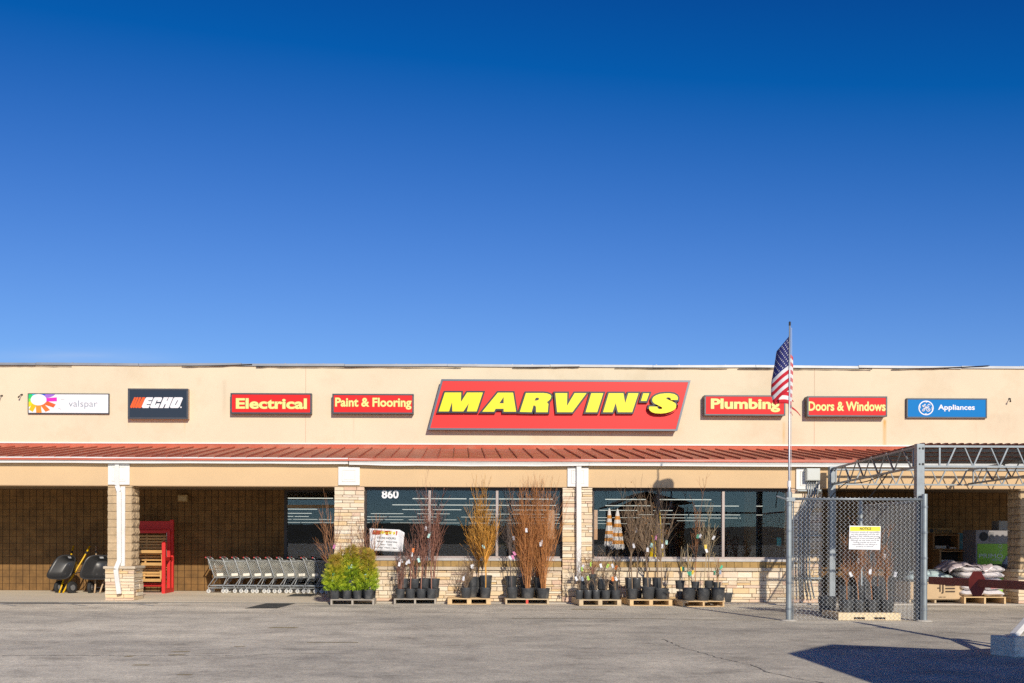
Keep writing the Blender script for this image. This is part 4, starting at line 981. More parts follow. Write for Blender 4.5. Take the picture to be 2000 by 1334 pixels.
# ribbed deck resting over the front of the frame
b = MB(); yd = yF0+.12; ye = yF0+3.55; x = xF+.03
def dz(y): return zT0+(zT1-zT0)*(y-yF0)/(yF1-yF0)+.025
while x < xF+7.55:
    for u0, u1, h0, h1 in ((0,.06,0,0),(.06,.085,0,.035),(.085,.135,.035,.035),(.135,.16,.035,0)):
        b.quad((x+u0,yd,dz(yd)+h0),(x+u1,yd,dz(yd)+h1),(x+u1,ye,dz(ye)+h1),(x+u0,ye,dz(ye)+h0))
    x += .16
dk = cf_part('roof_deck', mat('brown_deck', (.27,.085,.05), .7, var=.45, vs=1.6, stretch=(.3,1.5,1), dirt=(.30,.20,.14,.8), dscale=1.2), b); md = dk.modifiers.new('t', 'SOLIDIFY'); md.thickness = .004
# cable slung from the truss
b = MB(); pts = []
def sag(p, q, s_, k=10): return [Vector(p).lerp(Vector(q), i/k)+Vector((0,0,-s_*4*(i/k)*(1-i/k))) for i in range(k+1)]
b.tube(sag(Q(1736,921,22.6), Q(1653,943,24.6), .09), .012, 5); b.tube(sag(Q(1653,943,24.6), Q(1622,972,25.8), -.03), .012, 5); b.tube(sag(Q(1736,921,22.6), Q(1694,975,23.2), .03), .014, 5)
cf_part('cable', M_ink, b)
# grey utility box and conduits on the stone column
ub = empty('utility_box', (PX(1587,YF-.2), YF-.2, PZ(1587,938,YF-.2)), 'grey utility box with conduits on the stone column by the fence', 'utility box')
x0, z1 = P(1576, 914.5, YF-.25); x1, z0 = P(1602, 938.5, YF-.25); b = MB(); b.box(x0, x1, YF-.25, YF-.055, z0, z1); b.build('enclosure', mat('utility_grey', (.60,.62,.57), .45, var=.05), ub, bevel=.008)
b = MB(); b.box(x0+.02, x1-.02, YF-.258, YF-.252, z0+.02, z1-.02); b.build('door', mat('utility_door', (.63,.65,.60), .45), ub)
b = MB()
for k in range(5):
    xa = 1579+k*4.6; xb_ = 1560+k*5.2; b.tube([Q(xa,938,YF-.14), Q(xa,963,YF-.14), Q(xb_,1008,YF-.12), Q(xb_,1120,YF-.12), Q(xb_+3+k*1.6,1168,YF-.12)], .019, 7)
b.build('conduit', M_galv, ub, smooth=True)
b = MB()
for py, xa, xb_ in ((958,1557,1604),(1046,1556,1604),(1129,1556,1604)): a = Q(xa,py,YF-.06); c = Q(xb_,py,YF-.06); b.box(a[0], c[0], YF-.10, YF-.045, a[2]-.02, a[2]+.02)
b.build('strut_channel', M_galv2, ub)

# ------------------------------------------------------------------ red steel arm on a white timber stand, shed off to the right
M_rsteel = mat('dark_red_steel', (.22,.028,.018), .55, var=.2, vs=5, dirt=(.08,.02,.016,.6), dscale=4)
M_wood_w = mat('white_painted_timber', (.74,.72,.70), .7, var=.12, vs=4, stretch=(1,1,5))
M_wood_g = mat('grey_weathered_timber', (.86,.78,.65), .8, var=.22, vs=3, stretch=(2,6,9), bump=.3)
A = Vector(Q(1818, 1133.5, 18.6)); Bp = Vector((8.95, 13.6, A.z+.06)); dirn = (Bp-A)
ra = empty('red_steel_arm', (A.x, A.y, A.z), 'dark red steel arm with a hexagonal plate, resting on a white timber stand', 'steel arm')
b = MB(); b.bar(A, Bp, .10, .135); b.build('beam', M_rsteel, ra, bevel=.012)
pc = A.lerp(Bp, .30); u = dirn.normalized(); sd_ = u.cross(Vector((0,0,1))).normalized(); 
hexp = [(-.125,.07),(-.055,.20),(.055,.20),(.125,.07),(.125,-.075),(.065,-.21),(-.065,-.21),(-.125,-.075)]
wide = Vector((.62,-.78,0)).normalized()
b = MB(); off = Vector((-.78,-.62,0))*.075
f_ = [pc+off+wide*x*1.05+Vector((0,0,z)) for x, z in hexp]; k_ = [p-off.normalized()*.02 for p in f_]
b.quad(*f_); b.quad(*k_[::-1])
for i in range(8): b.quad(f_[i], k_[i], k_[(i+1)%8], f_[(i+1)%8])
b.build('hex_plate', M_rsteel, ra)
q0 = G(1934,1278.5); q1 = G(1982,1284.5)
st_ = empty('timber_stand', (q0[0], q0[1], LOT), 'white timber stand with a squared block foot and slanting legs under the red arm', 'stand')
dv_ = Vector((q1[0]-q0[0], q1[1]-q0[1], 0)); dv_.normalize(); nv_ = Vector((-dv_.y, dv_.x, 0)); nv_ = nv_ if nv_.x > 0 else -nv_
c0 = Vector((q0[0], q0[1], LOT)); Lb = (Vector((q1[0]-q0[0], q1[1]-q0[1], 0))).length
b = MB(); hgt = .285; e = c0+nv_*1.3
b.hexa([c0, c0+dv_*Lb, c0+dv_*Lb+nv_*1.3, c0+nv_*1.3]+[p+Vector((0,0,hgt)) for p in (c0, c0+dv_*Lb, c0+dv_*Lb+nv_*1.3, c0+nv_*1.3)]); b.build('block_foot', M_wood_g, st_, bevel=.008)
s0 = c0+dv_*Lb*.5+nv_*.22+Vector((0,0,hgt)); tt = A.lerp(Bp, .68); top = Vector((tt.x, tt.y, tt.z-.07))
b = MB(); b.bar(s0, top, .09, .085); b.build('leg', M_wood_w, st_, bevel=.006)
s1 = c0+dv_*Lb*.5+nv_*1.25+Vector((0,0,hgt)); b = MB(); b.bar(s1, top+Vector((.06,0,0)), .09, .085); b.build('leg', M_wood_w, st_, bevel=.006)
b = MB(); b.bar(top+Vector((-.12,0,.0)), top+Vector((.2,0,.0)), .12, .10); b.build('saddle', M_wood_w, st_)
# display shed standing to the right of the view; its roof throws the big shadow on the asphalt
def back(px, py, t): x, y = G(px, py); return Vector((x+.29*t, y-t, LOT+.5*t))
t1 = 6.1; e1 = back(1579,1284,t1); yg = e1.y
gx, gy = G(1670,1266); t2 = gy-yg; ap = Vector((gx+.29*t2, yg, LOT+.5*t2))
gx, gy = G(1935,1277); t3 = gy-yg; r1 = Vector((gx+.29*t3, yg, LOT+.5*t3)); e2 = ap+(r1-ap)*1.35
sh = empty('garden_shed', (ap.x, yg-2, LOT), 'display garden shed standing outside the frame, casting the large shadow', 'shed')
yb_ = yg-4.2; M_shed = mat('shed_board', (.35,.22,.13), .8, var=.2); M_shr = mat('shed_roof', (.12,.11,.10), .85, var=.2)
b = MB()
for p, q in ((e1, ap), (ap, e2)): b.hexa([p, Vector((p.x,yb_,p.z)), Vector((q.x,yb_,q.z)), q]+[v+Vector((0,0,.05)) for v in (p, Vector((p.x,yb_,p.z)), Vector((q.x,yb_,q.z)), q)])
b.build('roof', M_shr, sh)
xa, xb_ = e1.x+.3, e2.x-.3; za = min(e1.z, e2.z)-.05; b = MB()
b.box(xa, xb_, yg-.35, yg-.30, LOT, za); b.box(xa, xb_, yb_+.3, yb_+.35, LOT, za); b.box(xa, xa+.05, yb_+.36, yg-.36, LOT, za); b.box(xb_-.05, xb_, yb_+.36, yg-.36, LOT, za)
b.quad((xa,yg-.32,za),(xb_,yg-.32,za),(ap.x,yg-.32,ap.z-.02)); b.build('wall', M_shed, sh)
# ------------------------------------------------------------------ wheelbarrows
M_tub = mat('black_plastic_tub', (.035,.035,.036), .38, var=.12, vs=3, coat=.15)
M_ybar = mat('yellow_tube', (.80,.47,.0), .4); M_rub = mat('black_rubber', (.025,.025,.025), .75, var=.2)
M_rim = mat('grey_rim', (.28,.28,.28), .45, metal=.4); M_tanw = mat('bare_wood_handle', (.55,.38,.22), .7, var=.15, vs=6, stretch=(1,1,6))
M_label = mat('white_label', (.75,.75,.75), .6); M_dsteel = mat('dark_steel', (.06,.06,.065), .45, metal=.4)
def wheelbarrow(loc, yaw, label, handle_m, name):
    t = empty('wheelbarrow', (0,0,0), label, 'wheelbarrow', 'wheelbarrows propped against the block wall')
    # local: +X to the wheels, +Z out of the tub
    for s in (-1, 1):
        b = MB(); b.tube([(.68,s*.075,.0),(.45,s*.10,0),(-.50,s*.27,0),(-.86,s*.33,.02)], .024, 8)
        h = b.build('handle', handle_m, t, smooth=True)
        b = MB(); b.tube([(-.60,s*.287,.005),(-.68,s*.30,.009)], .028, 8); b.build('grip_band', M_rub, h)
    rim = []; bot = []
    for k in range(32):
        a = 2*math.pi*k/32; c, s_ = math.cos(a), math.sin(a); e = .55
        ux = math.copysign(abs(c)**e, c); uy = math.copysign(abs(s_)**e, s_)
        w = .36+.03*ux
        rim.append((.02+.385*ux, (.44+.06*ux)*uy, .36)); bot.append((-.08+.24*ux, (.215+.03*ux)*uy, .055))
    b = MB(); levels = 7
    def lv(t_): return [tuple(bot[k][i]+(rim[k][i]-bot[k][i])*(t_ if i < 2 else t_**1.15) for i in range(3)) for k in range(32)]
    L_ = [lv(i/(levels-1)) for i in range(levels)]
    lip = [((x+.02)*1.05-.02, y*1.055, z-.012) for x, y, z in rim]; L_ += [lip, [(x, y, z-.02) for x, y, z in lip]]
    for A_, B_ in zip(L_, L_[1:]):
        for k in range(32): b.quad(A_[k], A_[(k+1)%32], B_[(k+1)%32], B_[k])
    b.quad(*L_[0])
    tb = b.build('tub', M_tub, t, smooth=True, weld=1e-5); md = tb.modifiers.new('thick', 'SOLIDIFY'); md.thickness = .008
    b = MB()
    for q in ((.1,.1),(.1,-.1),(-.2,.1),(-.2,-.1)): b.disc((q[0],q[1],.062), .012, (0,0,1), 8)
    b.build('tub_bolt', M_rim, tb)
    b = MB(); b.hexa([(-.335,-.04,.22),(-.335,.07,.22),(-.331,.07,.22),(-.331,-.04,.22),(-.352,-.04,.28),(-.352,.07,.28),(-.348,.07,.28),(-.348,-.04,.28)]); b.build('label_sticker', M_label, tb)
    for s in (-1, 1):
        w = MB(); w.wheel((.47,s*.255,-.06), .178, .095, (0,1,0), 20); wh = w.build('wheel', M_rub, t, smooth=True)
        b = MB(); b.wheel((.47,s*.255,-.06), .095, .10, (0,1,0), 14); b.wheel((.47,s*.255,-.06), .03, .115, (0,1,0), 8); b.build('rim', M_rim, wh)
        b = MB(); b.tube([(.05,s*.19,0),(-.10,s*.22,-.17),(-.22,s*.24,-.20),(-.38,s*.25,0)], .014, 6); b.build('leg', M_dsteel, t)
    b = MB(); b.tube([(.47,-.31,-.06),(.47,.31,-.06)], .012, 6); b.tube([(.62,-.085,0),(.62,.085,0)], .014, 6); b.build('axle', M_dsteel, t)
    X = Vector((0,-.5,-.866)); Z = Vector((0,-.866,.5)); Yv = Z.cross(X)
    m = Matrix((X, Yv, Z)).transposed().to_4x4()
    t.matrix_world = Matrix.Translation(loc) @ Matrix.Rotation(yaw, 4, 'Z') @ m
    return t
yb = 29.75
wheelbarrow((PX(138,yb), yb, .60), R(-27), 'black wheelbarrow with yellow handles propped upright against the brown wall', M_ybar, 'y')
wheelbarrow((PX(199,yb), yb, .60), R(-2), 'black wheelbarrow with bare wooden handles, half hidden by the block column', M_tanw, 'w')

# ------------------------------------------------------------------ shopping trolleys
M_cart = mat('trolley_frame_grey', (.36,.38,.39), .4, metal=.35, var=.08, vs=5); M_cartp = mat('trolley_basket_grey', (.36,.36,.325), .55, var=.06)
M_redp = mat('red_grip', (.55,.06,.06), .4); M_wtyre = mat('pale_wheel', (.62,.61,.58), .6)
def lattice(b, A, Bq, Cq, D, nu, nv, w=.006):
    """diamond lattice on a quad A(0,0) B(1,0) C(1,1) D(0,1)"""
    A, Bq, Cq, D = map(Vector, (A, Bq, Cq, D))
    f = lambda u, v: A*(1-u)*(1-v)+Bq*u*(1-v)+Cq*u*v+D*(1-u)*v
    for k in range(-nv, nu):
        for sg in (0, 1):
            u0, v0 = k/nu, 0.0; u1, v1 = (k+nv)/nu, 1.0
            if u0 < 0: v0 = -u0*nu/nv; u0 = 0
            if u1 > 1: v1 = 1-(u1-1)*nu/nv; u1 = 1
            if v1-v0 < .03: continue
            p, q = (f(u0,v0), f(u1,v1)) if sg == 0 else (f(1-u0,v0), f(1-u1,v1))
            b.tube([p, q], w, 3, cap=False)
def cart():
    t = empty('shopping_trolley', (0,0,0))
    # local: X forward (right in the photo), handle at x=0 top; near side y=-.27
    hw = .27; b = MB()
    for s in (-1, 1):
        y = s*hw
        b.tube([(-.02,y,1.04),(.05,y,1.00),(.23,y*.93,.46),(.20,y*.93,.42),(.04,y*.97,.19),(.05,y*.97,.155),(.60,y*.80,.155)], .014, 6)
        b.tube([(.23,y*.93,.445),(.60,y*.80,.47)], .013, 6); b.tube([(.58,y*.80,.47),(.47,y*.82,.20),(.47,y*.82,.155)], .011, 6)
        b.tube([(.06,y,.965),(.86,y*.72,.90)], .011, 6)
    b.tube([(.23,-hw*.93,.45),(.23,hw*.93,.45)], .011, 6); b.tube([(.60,-hw*.8,.155),(.60,hw*.8,.155)], .011, 6)
    b.build('frame', M_cart, t, local=True, smooth=True)
    b = MB(); b.tube([(-.02,-hw-.02,1.04),(-.02,hw+.02,1.04)], .017, 8); h = b.build('handle', M_cart, t, local=True)
    b = MB(); b.tube([(-.02,-hw-.03,1.04),(-.02,-hw+.06,1.04)], .020, 8); b.tube([(-.02,hw-.10,1.04),(-.02,hw+.03,1.04)], .020, 8); b.build('grip', M_redp, h, local=True)
    b = MB()
    for s in (-1, 1):
        y0, y1 = s*hw*.95, s*hw*.70
        lattice(b, (.235,y0*.96,.47), (.80,y1,.52), (.86,y1,.89), (.075,y0,.955), 11, 7, .0055)
        b.tube([(.235,y0*.96,.475),(.80,y1,.52)], .011, 4); b.tube([(.075,y0,.955),(.86,y1,.895)], .013, 4); b.tube([(.80,y1,.52),(.86,y1,.89)], .010, 4)
    lattice(b, (.80,-hw*.7,.52), (.80,hw*.7,.52), (.86,hw*.7,.89), (.86,-hw*.7,.89), 7, 6, .0055)
    lattice(b, (.235,-hw*.91,.475), (.80,-hw*.7,.52), (.80,hw*.7,.52), (.235,hw*.91,.475), 9, 7, .0055)
    b.build('basket', M_cartp, t, local=True)
    b = MB(); b.box(.03,.16,-hw*.8,hw*.8,.955,.97); 
    b.hexa([(.08,-hw*.85,.70),(.09,-hw*.85,.70),(.09,hw*.85,.70),(.08,hw*.85,.70),(.02,-hw*.85,1.0),(.03,-hw*.85,1.0),(.03,hw*.85,1.0),(.02,hw*.85,1.0)]); b.build('child_seat', M_cartp, t, local=True)
    b = MB(); b.hexa([(.30,-hw*.945,.50),(.48,-hw*.885,.513),(.48,-hw*.885+.004,.513),(.30,-hw*.945+.004,.50),(.29,-hw*.955,.575),(.475,-hw*.89,.588),(.475,-hw*.89+.004,.588),(.29,-hw*.955+.004,.575)]); 
    b.build('placard', mat('cream_placard', (.80,.76,.66), .5) if 'cream_placard' not in bpy.data.materials else bpy.data.materials['cream_placard'], t, local=True)
    b = MB(); b.box(.08,.60,-hw*.72,hw*.72,.205,.22)
    for k in range(9): b.box(.08,.60,-hw*.7+k*.045,-hw*.7+k*.045+.008,.222,.23)
    b.build('lower_tray', M_cart, t, local=True)
    for x, y in ((.07,-hw*.97),(.07,hw*.97),(.58,-hw*.78),(.58,hw*.78)):
        b = MB(); b.wheel((x-.01,y,.063), .062, .032, (0,1,0), 14); w = b.build('wheel', M_wtyre, t, local=True, smooth=True)
        b = MB(); b.wheel((x-.01,y,.063), .026, .040, (0,1,0), 8); b.box(x-.012,x+.018,y-.024,y+.024,.105,.155); b.box(x-.02,x+.005,y-.026,y-.021,.05,.11); b.box(x-.02,x+.005,y+.021,y+.026,.05,.11); b.build('caster', M_cart, w, local=True)
    return t
cy = 29.95
pxs = [(408,1157),(436.4,1157),(458.5,1157),(481,1157),(502,1157),(525,1157),(546,1157),(568,1157),(594,1157),(616,1157),(638,1157)]
ordn = ['first','second','third','fourth','fifth','sixth','seventh','eighth','ninth','tenth','eleventh']
cp = None
for i, (px, py) in enumerate(pxs):
    lb = f'grey shopping trolley, {ordn[i]} from the left in the nested row'
    if i == 0: lb = 'grey shopping trolley at the free left end of the nested row'
    if i == 10: lb = 'shaded grey shopping trolley at the right end of the row, behind the evergreens'
    loc = (PX(px, cy-.27)-.06, cy+((i*7) % 5-2)*.012, 0)
    if cp is None: cp = cart(); cp.location = loc; tag(cp, lb, 'shopping trolley', 'nested shopping trolleys')
    else: c = dup(cp, loc, R(((i*37) % 7-3)*.5), lb, 'nested shopping trolleys')

# ------------------------------------------------------------------ red display rack with porch swings
M_rackr = mat('red_painted_timber', (.66,.022,.018), .5, var=.1, vs=3); M_slat = mat('pine_slat', (.62,.36,.12), .6, var=.18, vs=5, stretch=(1,4,4), island=.12)
M_chain = mat('steel_chain', (.55,.56,.57), .35, metal=.7)
rx0, rx1, ry0, ry1 = -10.02, PX(322.5, 29.4), 29.42, 30.35
rk = empty('display_rack', ((rx0+rx1)/2, ry0, 0), 'tall red timber rack holding porch swings behind the block column', 'rack')
zt = PZ(310, 1015, 30.2); zf = PZ(322, 1060, 29.42)
def rbox(nm, *a): b = MB(); b.box(*a); return b.build(nm, M_rackr, rk, bevel=.006)
for x in (rx0, rx1-.10):
    b = MB(); b.box(x, x+.10, ry0, ry0+.09, 0, zf); b.hexa([(x,ry0,zf),(x+.1,ry0,zf),(x+.1,ry0+.09,zf),(x,ry0+.09,zf),(x+.03,ry0+.03,zf+.05),(x+.07,ry0+.03,zf+.05),(x+.07,ry0+.06,zf+.05),(x+.03,ry0+.06,zf+.05)]); b.build('front_post', M_rackr, rk)
    rbox('back_post', x, x+.10, ry1-.1, ry1, 0, zt); rbox('middle_post', x-.0, x+.09, ry0+.52, ry0+.60, .13, zt-.30)
    rbox('foot_beam', x+.005, x+.095, ry0+.091, ry1-.101, 0, .13); rbox('arm', x+.01, x+.09, ry0+.091, ry1-.101, zf-.52, zf-.42)
    b = MB(); b.box(x+.01, x+.09, ry1-.34, ry1-.25, .131, zf-.62); b.hexa([(x+.01,ry1-.34,zf-.62),(x+.09,ry1-.34,zf-.62),(x+.09,ry1-.25,zf-.62),(x+.01,ry1-.25,zf-.62),(x+.01,ry1-.30,zf-.5),(x+.09,ry1-.30,zf-.5),(x+.09,ry1-.29,zf-.5),(x+.01,ry1-.29,zf-.5)]); b.build('side_post', M_rackr, rk)
rbox('top_board', rx0+.101, rx1-.101, ry1-.08, ry1-.02, zt-.30, zt-.04); rbox('top_rail', rx0+.101, rx1-.101, ry0+.53, ry0+.59, zt-.40, zt-.31)
for k in range(3): rbox('base_slat', rx0+.101, rx1-.101, ry0+.12+k*.16, ry0+.24+k*.16, .20+.03*k, .225+.03*k)
sx0, sx1 = rx0+.13, rx1-.13
def swing(zs, ysh, label, zhang):
    t = empty('porch_swing', ((sx0+sx1)/2, ry0+.3+ysh, zs), label, 'porch swing', 'porch swings hung in the red rack')
    b = MB()
    for k in range(4): b.box(sx0, sx1, ry0+.05+ysh+k*.115, ry0+.15+ysh+k*.115, zs-.012*k, zs+.022-.012*k)
    b.box(sx0, sx1, ry0+.03+ysh, ry0+.052+ysh, zs-.06, zs+.01); b.build('seat', M_slat, t)
    b = MB()
    for k in range(5): y = ry0+.53+ysh+k*.022; b.box(sx0, sx1, y, y+.02, zs+.07+k*.083, zs+.125+k*.083)
    for x in (sx0+.12, (sx0+sx1)/2, sx1-.17): b.hexa([(x,ry0+.552+ysh,zs),(x+.05,ry0+.552+ysh,zs),(x+.05,ry0+.572+ysh,zs),(x,ry0+.572+ysh,zs),(x,ry0+.642+ysh,zs+.48),(x+.05,ry0+.642+ysh,zs+.48),(x+.05,ry0+.662+ysh,zs+.48),(x,ry0+.662+ysh,zs+.48)])
    b.build('backrest', M_slat, t)
    for x in (sx0, sx1-.05):
        b = MB(); b.box(x, x+.06, ry0+.06+ysh, ry0+.55+ysh, zs+.23, zs+.255); b.box(x+.008, x+.05, ry0+.08+ysh, ry0+.12+ysh, zs+.024, zs+.23); b.build('armrest', M_slat, t)
    b = MB()
    for x in (sx0-.02, sx1+.03):
        for y in (ry0+.1+ysh, ry0+.45+ysh): b.tube([(x,y,zs+.02),(x,ry0+.3+ysh,zhang-.1),(x,ry0+.3+ysh,zhang)], .009, 5)
    b.build('chain', M_chain, t)
    return t
swing(.40, .0, 'pine porch swing lowest in the red rack, sunlit', .98)
swing(.86, .12, 'pine porch swing in the middle of the red rack', 1.5)
swing(1.22, .20, 'pine porch swing highest in the red rack, in the shade', 1.75)

# ------------------------------------------------------------------ pallets
M_pal = [mat('grey_pallet_wood', (.42,.37,.30), .85, var=.2, vs=5, stretch=(1,5,5), island=.18), mat('pallet_wood', (.62,.48,.30), .8, var=.2, vs=5, stretch=(1,5,5), island=.15), mat('new_pallet_wood', (.72,.50,.26), .8, var=.18, vs=5, stretch=(1,5,5), island=.15)]
def pallet(loc, w, d, rz, m, label, h=.14, sw=.045, notch=False):
    t = empty('pallet', loc, label, 'pallet', 'wooden pallets along the store front'); hh = h
    b = MB(); nb = 6; bw = d/nb-.02
    for k in range(nb): b.box(-w/2, w/2, -d/2+k*d/nb+.003*(k%2), -d/2+k*d/nb+bw, hh-.02, hh)
    b.build('deck', m, t, local=True)
    b = MB()
    for k in (0, .5, 1): y = -d/2+k*(d-.09); b.box(-w/2, w/2, y, y+.09, 0, .018)
    b.build('bottom_boards', m, t, local=True)
    for k, x in enumerate((-w/2+.002, -sw/2, w/2-sw-.002)):
        b = MB(); b.box(x, x+sw, -d/2+.004, d/2-.004, .0185, hh-.0205); b.build('stringer', m, t, local=True)
    t.rotation_euler.z = rz
    return t
def pal_at(px0, px1, pyb, m, label, d=1.0, rz=0, h=.14, sw=.045):
    xa, ya = G(px0, pyb); xb_, yb_ = G(px1, pyb); w = xb_-xa; cx = (xa+xb_)/2; Yf_ = (ya+yb_)/2
    off = Vector((0, d/2, 0)); off.rotate(Matrix.Rotation(rz, 3, 'Z'))
    return pallet((cx+off.x, Yf_+off.y, LOT+.004), w, d, rz, M_pal[m], label, h, sw), Yf_, LOT+.004+h
PAL = {}
PAL[1] = pal_at(645,731,1182.5,0,'weathered grey pallet under the potted evergreens', .9, R(1))
PAL[2] = pal_at(769,852,1181,0,'grey pallet under the reddish shrubs right of the evergreens', .95)
PAL[3] = pal_at(874,958.5,1181,2,'thick yellowish pallet under the yellow-stemmed saplings', .95, 0, .15, .11)
PAL[4] = pal_at(987,1072,1181,1,'pallet with a red painted centre stringer under the orange-stemmed trees', .95)
PAL[5] = pal_at(1131,1214,1183.5,1,'turned pallet below the white downspout, under the small tagged shrubs', 1.0, R(5), .15, .10)
PAL[6] = pal_at(1230,1313.5,1183.5,2,'pallet below the folded umbrellas, under the tall bare saplings', 1.0, R(4), .15, .09)
PAL[7] = pal_at(1333,1416,1185.5,2,'pallet nearest the fence, under the staked young trees', 1.1, R(6), .14, .045)
b = MB(); t4 = PAL[4][0]; w4 = .03
b.box(-.029, .029, -.4755, -.468, .019, .119); o = b.build('red_marking', mat('red_spray_paint', (.75,.08,.05), .6), t4, local=True)
xa, ya = G(1638,1211.5); xb_, yb_ = G(1757,1211.5)
p8 = pallet(((xa+xb_)/2, ya+.5, LOT+.004), xb_-xa, .95, 0, M_pal[1], 'bright pallet with notched face board inside the chain-link fence', .15); PAL[8] = (p8, ya, LOT+.154)
b = MB(); w = xb_-xa; u = [-w/2, -w/2+.30*w/1.22, -w/2+.52*w/1.22, w/2-.52*w/1.22, w/2-.30*w/1.22, w/2]
b.box(u[0], u[5], -.492, -.4755, .06, .148)
for i in (0, 2, 4): b.box(u[i], u[i+1], -.492, -.4755, .0, .0595)
b.build('face_board', mat('pale_board', (.80,.64,.40), .75, var=.12, vs=4, stretch=(1,4,4)), p8, local=True)
# ------------------------------------------------------------------ potted trees and shrubs
M_pot = mat('black_nursery_pot', (.06,.063,.066), .38, var=.35, vs=5, dirt=(.26,.245,.21,.7), dscale=4)
M_soil = mat('bark_soil', (.06,.04,.025), .95, var=.4, vs=20)
BARK = {'red': mat('red_bark', (.30,.135,.09), .7, var=.25, vs=8, island=.5), 'yellow': mat('yellow_bark', (.60,.29,.045), .65, var=.25, vs=8, island=.6),
 'orange': mat('orange_bark', (.47,.195,.06), .65, var=.25, vs=8, island=.5), 'brown': mat('grey_brown_bark', (.27,.185,.115), .75, var=.25, vs=8, island=.30),
 'dark': mat('dark_bark', (.13,.10,.085), .8, var=.25, vs=8, island=.3), 'tan': mat('tan_bark', (.44,.34,.20), .75, var=.2, vs=8, island=.25),
 'rust': mat('rust_bark', (.38,.17,.07), .7, var=.25, vs=8, island=.3)}
M_leafdry = mat('dry_leaf', (.42,.20,.07), .8, island=.35)
TAGS = [mat('tag_white', (.80,.80,.82), .5), mat('tag_green', (.10,.50,.30), .5), mat('tag_orange', (.85,.22,.03), .5), mat('tag_lime', (.42,.68,.10), .5), mat('tag_pink', (.75,.25,.45), .5), mat('tag_aqua', (.45,.72,.66), .5), mat('tag_slate', (.30,.36,.45), .5), mat('tag_yellow', (.9,.62,.08), .5)]
def pot_mesh(w, h, n=18):
    r1 = w/2; r0 = r1*.82; b = MB()
    b.lathe([(r0*.96,0),(r0,.012),(r1*.955,h*.84),(r1*.955,h*.845),(r1,h*.85),(r1,h*.985),(r1*.975,h),(r1*.925,h),(r1*.915,h*.86)], n, cap0=True); return b
def wobble(p, d, L, n, rng, wob, up):
    pts = [Vector(p)]; d = Vector(d).normalized()
    for k in range(n):
        d = (d + Vector((rng.gauss(0,wob), rng.gauss(0,wob), rng.gauss(0,wob*.4)+up))).normalized(); pts.append(pts[-1]+d*(L/n))
    return pts
def rad(r0, r1, n): return [r0+(r1-r0)*i/n for i in range(n+1)]
def along(pts, t):
    f = t*(len(pts)-1); i = min(int(f), len(pts)-2); return pts[i].lerp(pts[i+1], f-i), (pts[i+1]-pts[i]).normalized()
def side(d, ang, rng, az=None):
    az = rng.uniform(0, 2*math.pi) if az is None else az
    a = d.orthogonal().normalized(); b_ = d.cross(a); o = a*math.cos(az)+b_*math.sin(az)
    return (d*math.cos(ang)+o*math.sin(ang)).normalized()
def broom(b, H, spread, nst, rng, br=5, base_r=.085, r0=.008, tip=.002, ang=.42, sub=1):
    """many upright stems from the pot, each with ascending side shoots"""
    for i in range(nst):
        a = rng.uniform(0, 2*math.pi); lean = spread/H*rng.uniform(.1,1.5)
        p = Vector((base_r*math.cos(a)*rng.random(), base_r*math.sin(a)*rng.random(), 0)); L = H*rng.uniform(.6,1.0)*(1.0-.35*min(1,lean*H/max(spread,.01)/1.5)**1.5)
        pts = wobble(p, (math.cos(a)*lean, math.sin(a)*lean*.7, 1), L, 9, rng, rng.uniform(.04,.11), rng.uniform(.04,.12))
        b.tube(pts, rad(r0*rng.uniform(.55,1.0), tip, 9), 4, cap=False)
        for k in range(br):
            t = rng.uniform(.15,.9); q, d = along(pts, t); l2 = L*(1-t*.75)*rng.uniform(.25,.6)
            p2 = wobble(q, side(d, rng.uniform(ang*.6,ang*1.3), rng), l2, 5, rng, .07, .07); b.tube(p2, rad(r0*.5*(1-t*.5), tip*.8, 5), 3, cap=False)
            for m_ in range(sub):
                q2, d2 = along(p2, rng.uniform(.25,.8)); p3 = wobble(q2, side(d2, ang, rng), l2*rng.uniform(.3,.55), 4, rng, .08, .06); b.tube(p3, rad(r0*.32, tip*.7, 4), 3, cap=False)
def sapling(b, H, trunk, spread, nbr, rng, r0=.013, tip=.0025, sub=6, ang=.5, up=.09):
    """one clean trunk, then a vase of ascending branches"""
    tp = wobble((0,0,0), (rng.gauss(0,.03), rng.gauss(0,.03), 1), trunk, 6, rng, .025, .02); b.tube(tp, rad(r0, r0*.8, 6), 6, cap=False)
    ends = []
    for i in range(nbr):
        t = rng.uniform(.78,1.0) if i else 1.0; q, d = along(tp, t); a = ang*(.12+1.05*rng.random()**.8) if i else .06
        L = (H-trunk*t)*(1.04-.62*min(1,(a/ang)**1.2))*rng.uniform(.72,1.05); dd = side(d, a, rng); dd = Vector((dd.x*spread/.35, dd.y*spread/.45, dd.z)).normalized()
        pts = wobble(q, dd, L, 9, rng, rng.uniform(.05,.13), up*rng.uniform(.3,1.3)); b.tube(pts, rad(r0*.55, tip, 9), 4, cap=False); ends.append(pts[-1])
        for k in range(sub):
            t2 = rng.uniform(.15,.85); q2, d2 = along(pts, t2); l2 = L*(1-t2*.6)*rng.uniform(.25,.5)
            p2 = wobble(q2, side(d2, rng.uniform(.3,.7), rng), l2, 5, rng, .08, up); b.tube(p2, rad(r0*.3, tip*.8, 5), 3, cap=False); ends.append(p2[-1])
            if rng.random() < .6:
                q3, d3 = along(p2, rng.uniform(.3,.7)); p3 = wobble(q3, side(d3, .5, rng), l2*.45, 4, rng, .09, up); b.tube(p3, rad(r0*.2, tip*.7, 4), 3, cap=False)
    return ends
